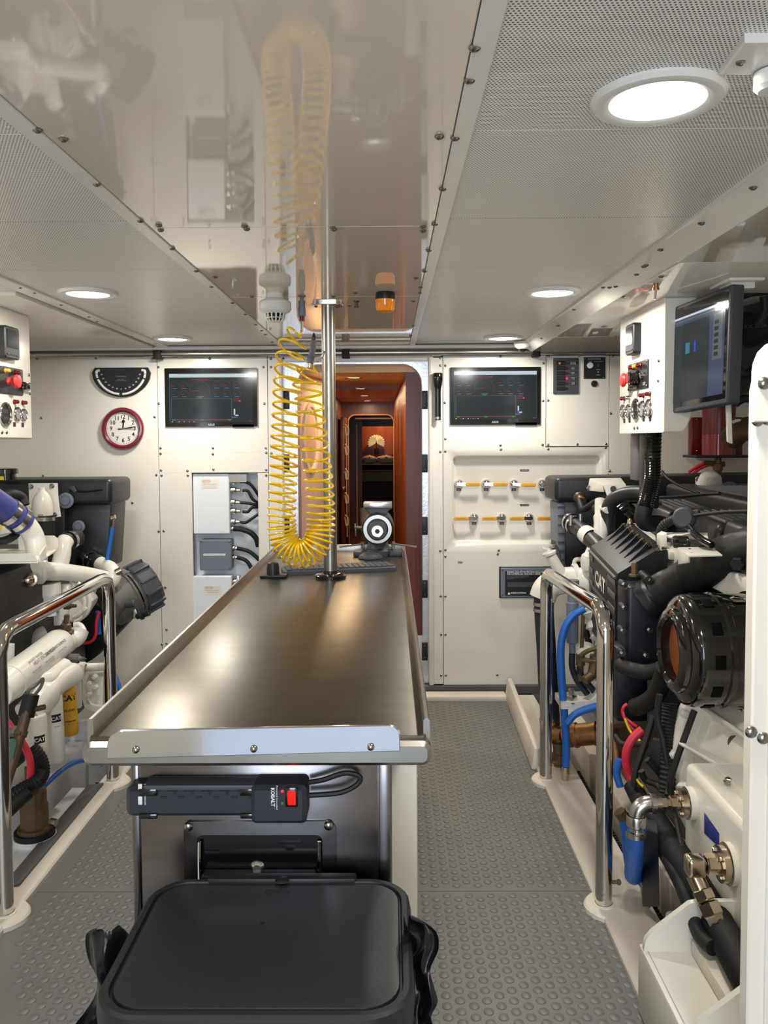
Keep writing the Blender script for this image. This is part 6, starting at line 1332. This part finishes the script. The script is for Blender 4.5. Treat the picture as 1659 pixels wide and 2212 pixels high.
pipe(E, 'blue_hose', 'blue_hose', [(210,1320,3.9),(213,1345,3.9),(214,1370,3.9)], 5, 10); pipe(E, 'blue_hose', 'blue_hose', [(238,1430,3.95),(247,1455,3.9),(258,1485,3.85),(262,1510,3.8)], 5, 10)
pipe(E, 'red_cable', 'red_cable', [(215,1322,3.85),(208,1345,3.85),(207,1370,3.85),(198,1385,3.85),(180,1390,3.85)], 3.5, 8)
# sea cock
sc_ = P(75,1792,2.95)
MB().lathe([(0,0),(rad(37,2.95),0),(rad(37,2.95),.014),(rad(30,2.95),.018),(rad(30,2.95),.09),(rad(27,2.95),.10),(rad(27,2.95),.15),(rad(18,2.95),.165),(rad(18,2.95),.24),(0,.24)], sc_, Z_, 14).build('sea_cock', 'dull_bronze', E, ang=25)
MB().lathe([(0,-.02),(rad(43,2.95),-.02),(rad(43,2.95),0),(0,0)], sc_, Z_, 24).build('sea_cock_gasket', 'rubber', E); MB().lathe([(0,-.3),(rad(45,2.95),-.3),(rad(45,2.95),-.02),(0,-.02)], sc_, Z_, 28).build('sea_cock_base', 'bilge', E)
MB().cyl(sc_+V((.06,0,.03)), sc_+V((.085,-.01,.03)), .014, n=6).build('sea_cock_bolt', 'steel', E)
# grey rubber step lying beside the curb
sp4 = [PZ(189,1695,.03), PZ(224,1690,.03), PZ(42,1908,.03), PZ(2,1915,.03)]
sm = T('rubber_step', 'grey rubber step mat along the left curb, beside the engine', 'mat', (sp4[0]+sp4[2])/2)
MB().hexa([p+V((0,0,-.018)) for p in sp4], sp4, .003).build('step_mat', 'mid_grey', sm)
MB().box((-1.37,2.6,-.37), (-1.29,3.4,.012)).build('step_support', 'bilge', sm)
# ================================================================== INSTRUMENT BOXES UNDER THE DECKHEAD
def gauge(par, c, r, n, big=False):
    g = MB().lathe([(r*1.0,0),(r*1.0,.004),(r*.97,.009),(r*.88,.011),(r*.80,.008),(r*.79,.004)], c, n, 30).build('gauge_bezel', 'chrome', par, ang=50)
    MB().lathe([(0,.0045),(r*.80,.0045)], c, n, 28).build('gauge_face', 'ink' if big else 'grey_ink', g)
    u = V((0,1,0)) if True else u; w_ = Z_
    if big: MB().cbox(c+V(n)*.0052+Z_*r*.25, (.001,r*1.0,r*.35), 0).build('gauge_display', 'lcd_grey', g); MB().cbox(c+V(n)*.0052-Z_*r*.3, (.001,r*.9,r*.25), 0).build('gauge_display', 'lcd_grey', g)
    else: MB().prism([(-.0015,0),(.0015,0),(.0005,r*.6),(-.0005,r*.6)], c+V(n)*.0055, V((0,.8,.6)), V((0,-.6,.8)), V(n)*.001).build('gauge_needle', 'white_ink', g)
    return g
def lamp(par, c, n, m): return MB().lathe([(.010,0),(.010,.004),(.008,.006),(.008,.016),(.006,.020),(0,.021)], c, n, 14).build('pilot_lamp', m, par)
def tagp(par, c, n, s=1): return MB().cbox(c, (.0015,.022*s,.018*s), 0).build('tag_plate', 'ink', par)
# ---- right
GX = .957
gp = T('gauge_box', 'white instrument box with round gauges under the ceiling, on the right beside the hanging screen', 'instrument box', (1.1,3.1,1.52))
MB().prism([(GX,1.517),(1.022,1.517),(1.034,1.521),(1.043,1.533),(1.068,1.60),(1.07,1.62),(1.07,1.987),(GX,1.987)], (0,3.385,0), X_, Z_, Y_*-.535, .006).build('box_shell', 'gelcoat', gp)
def GP(px, py): return PX(px, py, GX)
for px, py in ((1425.5,779),(1424,822)): screw(P(px,py,2.87)*1+V((0,0,0)) if False else GP(px-1.5,py), INB, gp, .8)
for px, py in ((1371,925),(1378,924)): screw(GP(px,py), INB, gp, .8)
c = GP(1376,733); MB().prism(rrect(.105,.118,.012,4), c, V((0,-1,0)), Z_, INB*.030, .004).build('display_case', 'black_plastic', gp)
MB().prism(rrect(.078,.068,.003,3,(0,.012)), c+INB*.0302, V((0,-1,0)), Z_, INB*.001).build('display_glass', 'lcd_grey', gp)
for k in range(5): MB().cbox(c+INB*.031+V((0,.036-.018*k,-.044)), (.003,.012,.006), .001).build('display_key', 'key_grey', gp)
p0, p1 = GP(1355,850-4), GP(1405,780+2); cm = GP(1380,812)
MB().prism(rrect(.245,.105,.006,4), cm, V((0,-1,0)), Z_, INB*.006, .002).build('control_plate', 'black_engine', gp)
txt('CAT', .016, cm+V((-.0068,-.085,-.036)), V((0,-1,0)), Z_, 'white_ink', gp)
for dy, m in ((-.045,'dark_red'),(0.0,'lever_yellow'),(.05,'dark_red')): lamp(gp, cm+V((-.006,dy,.036)), INB, m)
MB().lathe([(.018,0),(.014,.01),(.014,.022),(.026,.026),(.028,.032),(.024,.040),(0,.044)], cm+V((-.006,.075,-.010)), INB, 22).build('stop_knob', 'red_ink', gp)
MB().lathe([(.010,0),(.010,.016),(.02,.018),(.02,.03),(0,.03)], cm+V((-.006,.03,-.004)), INB, 16).build('push_button', 'red_ink', gp)
MB().lathe([(.026,0),(.026,.010),(.018,.014),(.016,.03),(0,.03)], cm+V((-.006,-.015,-.006)), INB, 20).cbox(cm+V((-.04,-.015,-.006)), (.012,.008,.04), .002).build('selector_switch', 'black_gloss', gp)
MB().lathe([(.014,0),(.014,.008),(.008,.012),(0,.012)], cm+V((-.006,-.062,-.002)), INB, 16).build('key_switch', 'chrome', gp)
MB().lathe([(.010,0),(.010,.03),(0,.034)], cm+V((-.006,.0,-.038)), INB, 12).build('toggle_switch', 'black_gloss', gp)
for dy, dz in ((.115,.045),(-.115,.045),(.115,-.045),(-.115,-.045)): screw(cm+V((-.006,dy,dz)), INB, gp, .6)
for px, py, r in ((1348,888,15.5),(1360,888,16.5),(1375.5,884,26),(1390,884,20.5),(1404,881,21)):
    c = GP(px,py); rr = rad(r, c.y); gauge(gp, c, rr*.92, INB, r > 25)
for px, py, m in ((1350,861,'dark_red'),(1361,859,'steel'),(1391,854,'dark_red'),(1405,851,'dark_red')): lamp(gp, GP(px,py), INB, m)
for px, py in ((1349,909),(1360.5,908),(1391,905),(1405,904.5)): tagp(gp, GP(px,py)+INB*.001, INB)
# cable trunk below it
MB().box((1.000,3.29,1.325), (1.028,3.38,1.516), .004).build('cable_channel', 'mid_grey', gp)
MB().box((0.996,3.18,1.22), (1.058,3.25,1.516), .008).build('cable_cover', 'black_plastic', gp)
gh = MB().hose(PP([(1412,930,3.15),(1410,985,3.15),(1409,1030,3.15),(1402,1065,3.15),(1393,1098,3.15)]), rad(17,3.15), .010, .05, 16).build('cable_conduit', 'black_gloss', gp, ang=20)
MB().tube(PP([(1393,1095,3.15),(1389,1115,3.15),(1396,1130,3.16),(1425,1131,3.2),(1452,1140,3.3)]), rad(18,3.15), 18, 7).build('conduit_elbow', 'rubber', gp, ang=60)
# ---- left
GL = -1.495
gl_ = T('gauge_box', 'white instrument box with gauges at the left edge of the picture, under the ceiling', 'instrument box', (-1.7,3.0,1.5))
MB().hexa([(-1.9,2.55,1.515),(GL,2.55,1.515),(GL,2.55,2.02),(-1.9,2.55,2.02)], [(-1.9,3.385,1.507),(GL,3.385,1.507),(GL,3.385,2.02),(-1.9,3.385,2.02)], .008, 3).build('box_shell', 'gelcoat', gl_)
def GQ(px, py): return PX(px, py, GL)
OUT = X_
c = GQ(11,741); MB().prism(rrect(.12,.125,.012,4), c, Y_, Z_, OUT*.03, .004).build('display_case', 'black_plastic', gl_); MB().prism(rrect(.09,.07,.003,3,(0,.014)), c+OUT*.0302, Y_, Z_, OUT*.001).build('display_glass', 'lcd_grey', gl_)
for k in range(5): MB().cbox(c+OUT*.031+V((0,-.04+.018*k,-.046)), (.003,.012,.006), .001).build('display_key', 'key_grey', gl_)
cm = GQ(16,822); MB().prism(rrect(.25,.105,.006,4), cm, Y_, Z_, OUT*.006, .002).build('control_plate', 'black_engine', gl_)
MB().lathe([(.018,0),(.014,.01),(.014,.022),(.026,.026),(.028,.032),(.024,.040),(0,.044)], cm+V((.006,-.0,-.004)), OUT, 22).build('stop_knob', 'red_ink', gl_)
for dy, m in ((-.03,'lever_yellow'),(.06,'dark_red')): lamp(gl_, cm+V((.006,dy,.036)), OUT, m)
q = GQ(42,833); MB().cyl(q, q+OUT*.012, .008, n=10).cbox(q+V((.014,.03,0)), (.012,.075,.034), .006).build('key_fob', 'black_gloss', gl_)
for px, py, r in ((10,895,29),(35,894,17),(49,896,15)): c = GQ(px,py); gauge(gl_, c, rad(r,c.y)*.92, OUT, r > 25)
for px, py in ((30,868),(48,870)): lamp(gl_, GQ(px,py), OUT, 'dark_red')
for px, py in ((31,917),(49,918)): tagp(gl_, GQ(px,py), OUT)
for px, py in ((4,934),(14,934),(62,810),(64,850)): screw(GQ(px,py), OUT, gl_, .8)
# ---- hanging touch screen on the right
hm = T('hanging_monitor', 'large black touch screen hung from the ceiling, right of the gauge box', 'monitor', P(1510,760,2.7))
TL, BL, BR, TR = P(1443,669,2.90), P(1438,895,2.90), P(1571,871,2.53), P(1581,613,2.53)
nn = (BR-BL).cross(TL-BL).normalized(); bk = -nn*.045
if nn.dot(V((-1,-.2,0))) < 0: nn = -nn; bk = -nn*.045
MB().hexa([BL,BR,TR,TL], [p+bk for p in (BL,BR,TR,TL)], .006, 3).build('monitor_case', 'dark_grey', hm)
def bil(u, v, k=.0008): return BL.lerp(BR,u).lerp(TL.lerp(TR,u), v)+nn*k
def quad(u0,v0,u1,v1,name,m,k=.0012): return MB().add([bil(u0,v0,k),bil(u1,v0,k),bil(u1,v1,k),bil(u0,v1,k)],[(0,1,2,3)]).build(name,m,hm,recalc=False)
quad(.035,.045,.965,.965,'glass','glass_dark',.0006); quad(.075,.09,.93,.875,'screen','screen_blue',.0012)
quad(.075,.855,.93,.875,'title_bar','px_white',.0016); quad(.78,.815,.92,.855,'status_mark','px_green',.0016); quad(.075,.825,.78,.84,'tool_bar','px_grey',.0016)
quad(.075,.09,.70,.80,'chart_reflection','screen',.0014); quad(.76,.40,.90,.80,'side_list','px_grey',.0014)  # chart panel widened to put a dark glass reflection into the left side
for k in range(6): quad(.78,.43+k*.055,.84,.465+k*.055,'list_icon','screen',.0018)
for a, b in ((.33,.40),(.47,.50)): quad(a,.52,b,.62,'chart_bar','px_cyan' if a < .4 else 'px_blue',.0018)
s0_, s1_ = TR+bk*.3, TR+bk
tb = MB().cbox(P(1606,605,2.55)+V((0.0,0.05,.0)), (.11,.16,.014), .005).cbox(P(1606,613,2.55)+V((.0,.05,-.004)), (.075,.10,.020), .004); tb.build('ceiling_bracket', 'trim_white', hm)
MB().cyl(P(1600,618,2.6), V((P(1600,618,2.6).x,2.6,1.99)), .012, n=12).build('bracket_rod', 'trim_white', hm)
slab(hm, 'side_arm', 'trim_white', PP([(1571,955,2.62),(1583,960,2.62),(1580,870,2.62),(1568,872,2.62)]), (.01,.03,0), .004)
# ---- dark plant behind it at the right edge
ex = T('exhaust_duct', 'dark lagged duct and black hoses behind the hanging screen, at the right edge', 'duct', P(1640,760,3.0))
MB().tube(PP([(1560,800,3.6),(1600,760,3.4),(1640,715,3.2),(1720,660,3.0)]), .15, 20, 6).build('lagged_duct', 'dark_grey', ex, ang=60)
MB().tube(PP([(1600,700,3.0),(1618,720,2.95),(1650,705,2.9),(1690,690,2.85)]), .055, 14, 6).build('black_hose', 'rubber', ex)
for pts in ([(1600,640,2.8),(1625,632,2.8),(1660,628,2.8)],[(1650,640,2.75),(1652,668,2.75),(1640,700,2.75)],[(1592,770,2.9),(1597,800,2.9),(1612,808,2.9),(1640,790,2.9)],[(1588,872,2.9),(1605,862,2.9),(1630,860,2.9),(1660,850,2.9)]): pipe(ex, 'black_hose', 'rubber', pts, 9, 10)
txt('JUCK SLSA', .018, P(1627,705,2.74), V((.8,-.6,0)), V((0.2,.1,1)), 'dark_grey', ex)
pipe(ex, 'wrapped_pipe', 'brown_pipe', [(1580,948,3.0),(1600,930,2.95),(1630,925,2.9),(1690,925,2.8)], 26, 14)
MB().tube(PP([(1583,912,2.92),(1595,908,2.92),(1607,915,2.92),(1612,922,2.92)]), .006, 8, 5).build('white_tie', 'trim_white', ex)
# ---- red header bottle on the end wall
rt_ = T('coolant_bottle', 'bottle of red fluid with brass cock and red hoses, on the right end wall', 'bottle', P(1545,983,4.6))
x0, x1, z0, z1 = rect(1503,901,1530,983,4.6); MB().box((x0,4.66,z0), (x1+.22,4.72,z1), .006).build('back_plate', 'dark_red', rt_)
for px, py in ((1506,906),(1506,974)): screw(P(px,py,4.655), TOCAM, rt_, .7)
zc0, zc1, zm = P(1545,983,4.5).z, P(1545,900,4.5).z, P(1545,938,4.5).z; cx_ = P(1560,940,4.5).x
MB().cyl((cx_,4.55,zc0), (cx_,4.55,zm), .088, n=32).build('red_fluid', 'fluid_red', rt_); MB().cyl((cx_,4.55,zm+.001), (cx_,4.55,zc1+.25), .088, n=32).build('clear_tube', 'dark_red', rt_)
MB().box((cx_-.16,4.45,zc0-.015), (cx_+.16,4.66,zc0-.001), .003).build('shelf', 'ink', rt_)
q = P(1551,990,4.5); MB().lathe([(.018,0),(.018,.03),(.026,.035),(.026,.07),(.014,.075),(.014,.14),(0,.14)], V((q.x,4.5,zc0-.015)), -Z_, 10).cyl(P(1520,1000,4.5), P(1565,1003,4.5), .014, n=8).build('brass_cock', 'dull_bronze', rt_)
for pts in ([(1548,1008,4.5),(1530,1000,4.5),(1510,1006,4.5),(1488,1020,4.5)],[(1548,1010,4.5),(1535,1004,4.5),(1512,1012,4.5),(1496,1026,4.5)],[(1550,1010,4.5),(1556,1020,4.5),(1562,1030,4.5)]): pipe(rt_, 'red_hose', 'red_cable', pts, 3.5, 8)
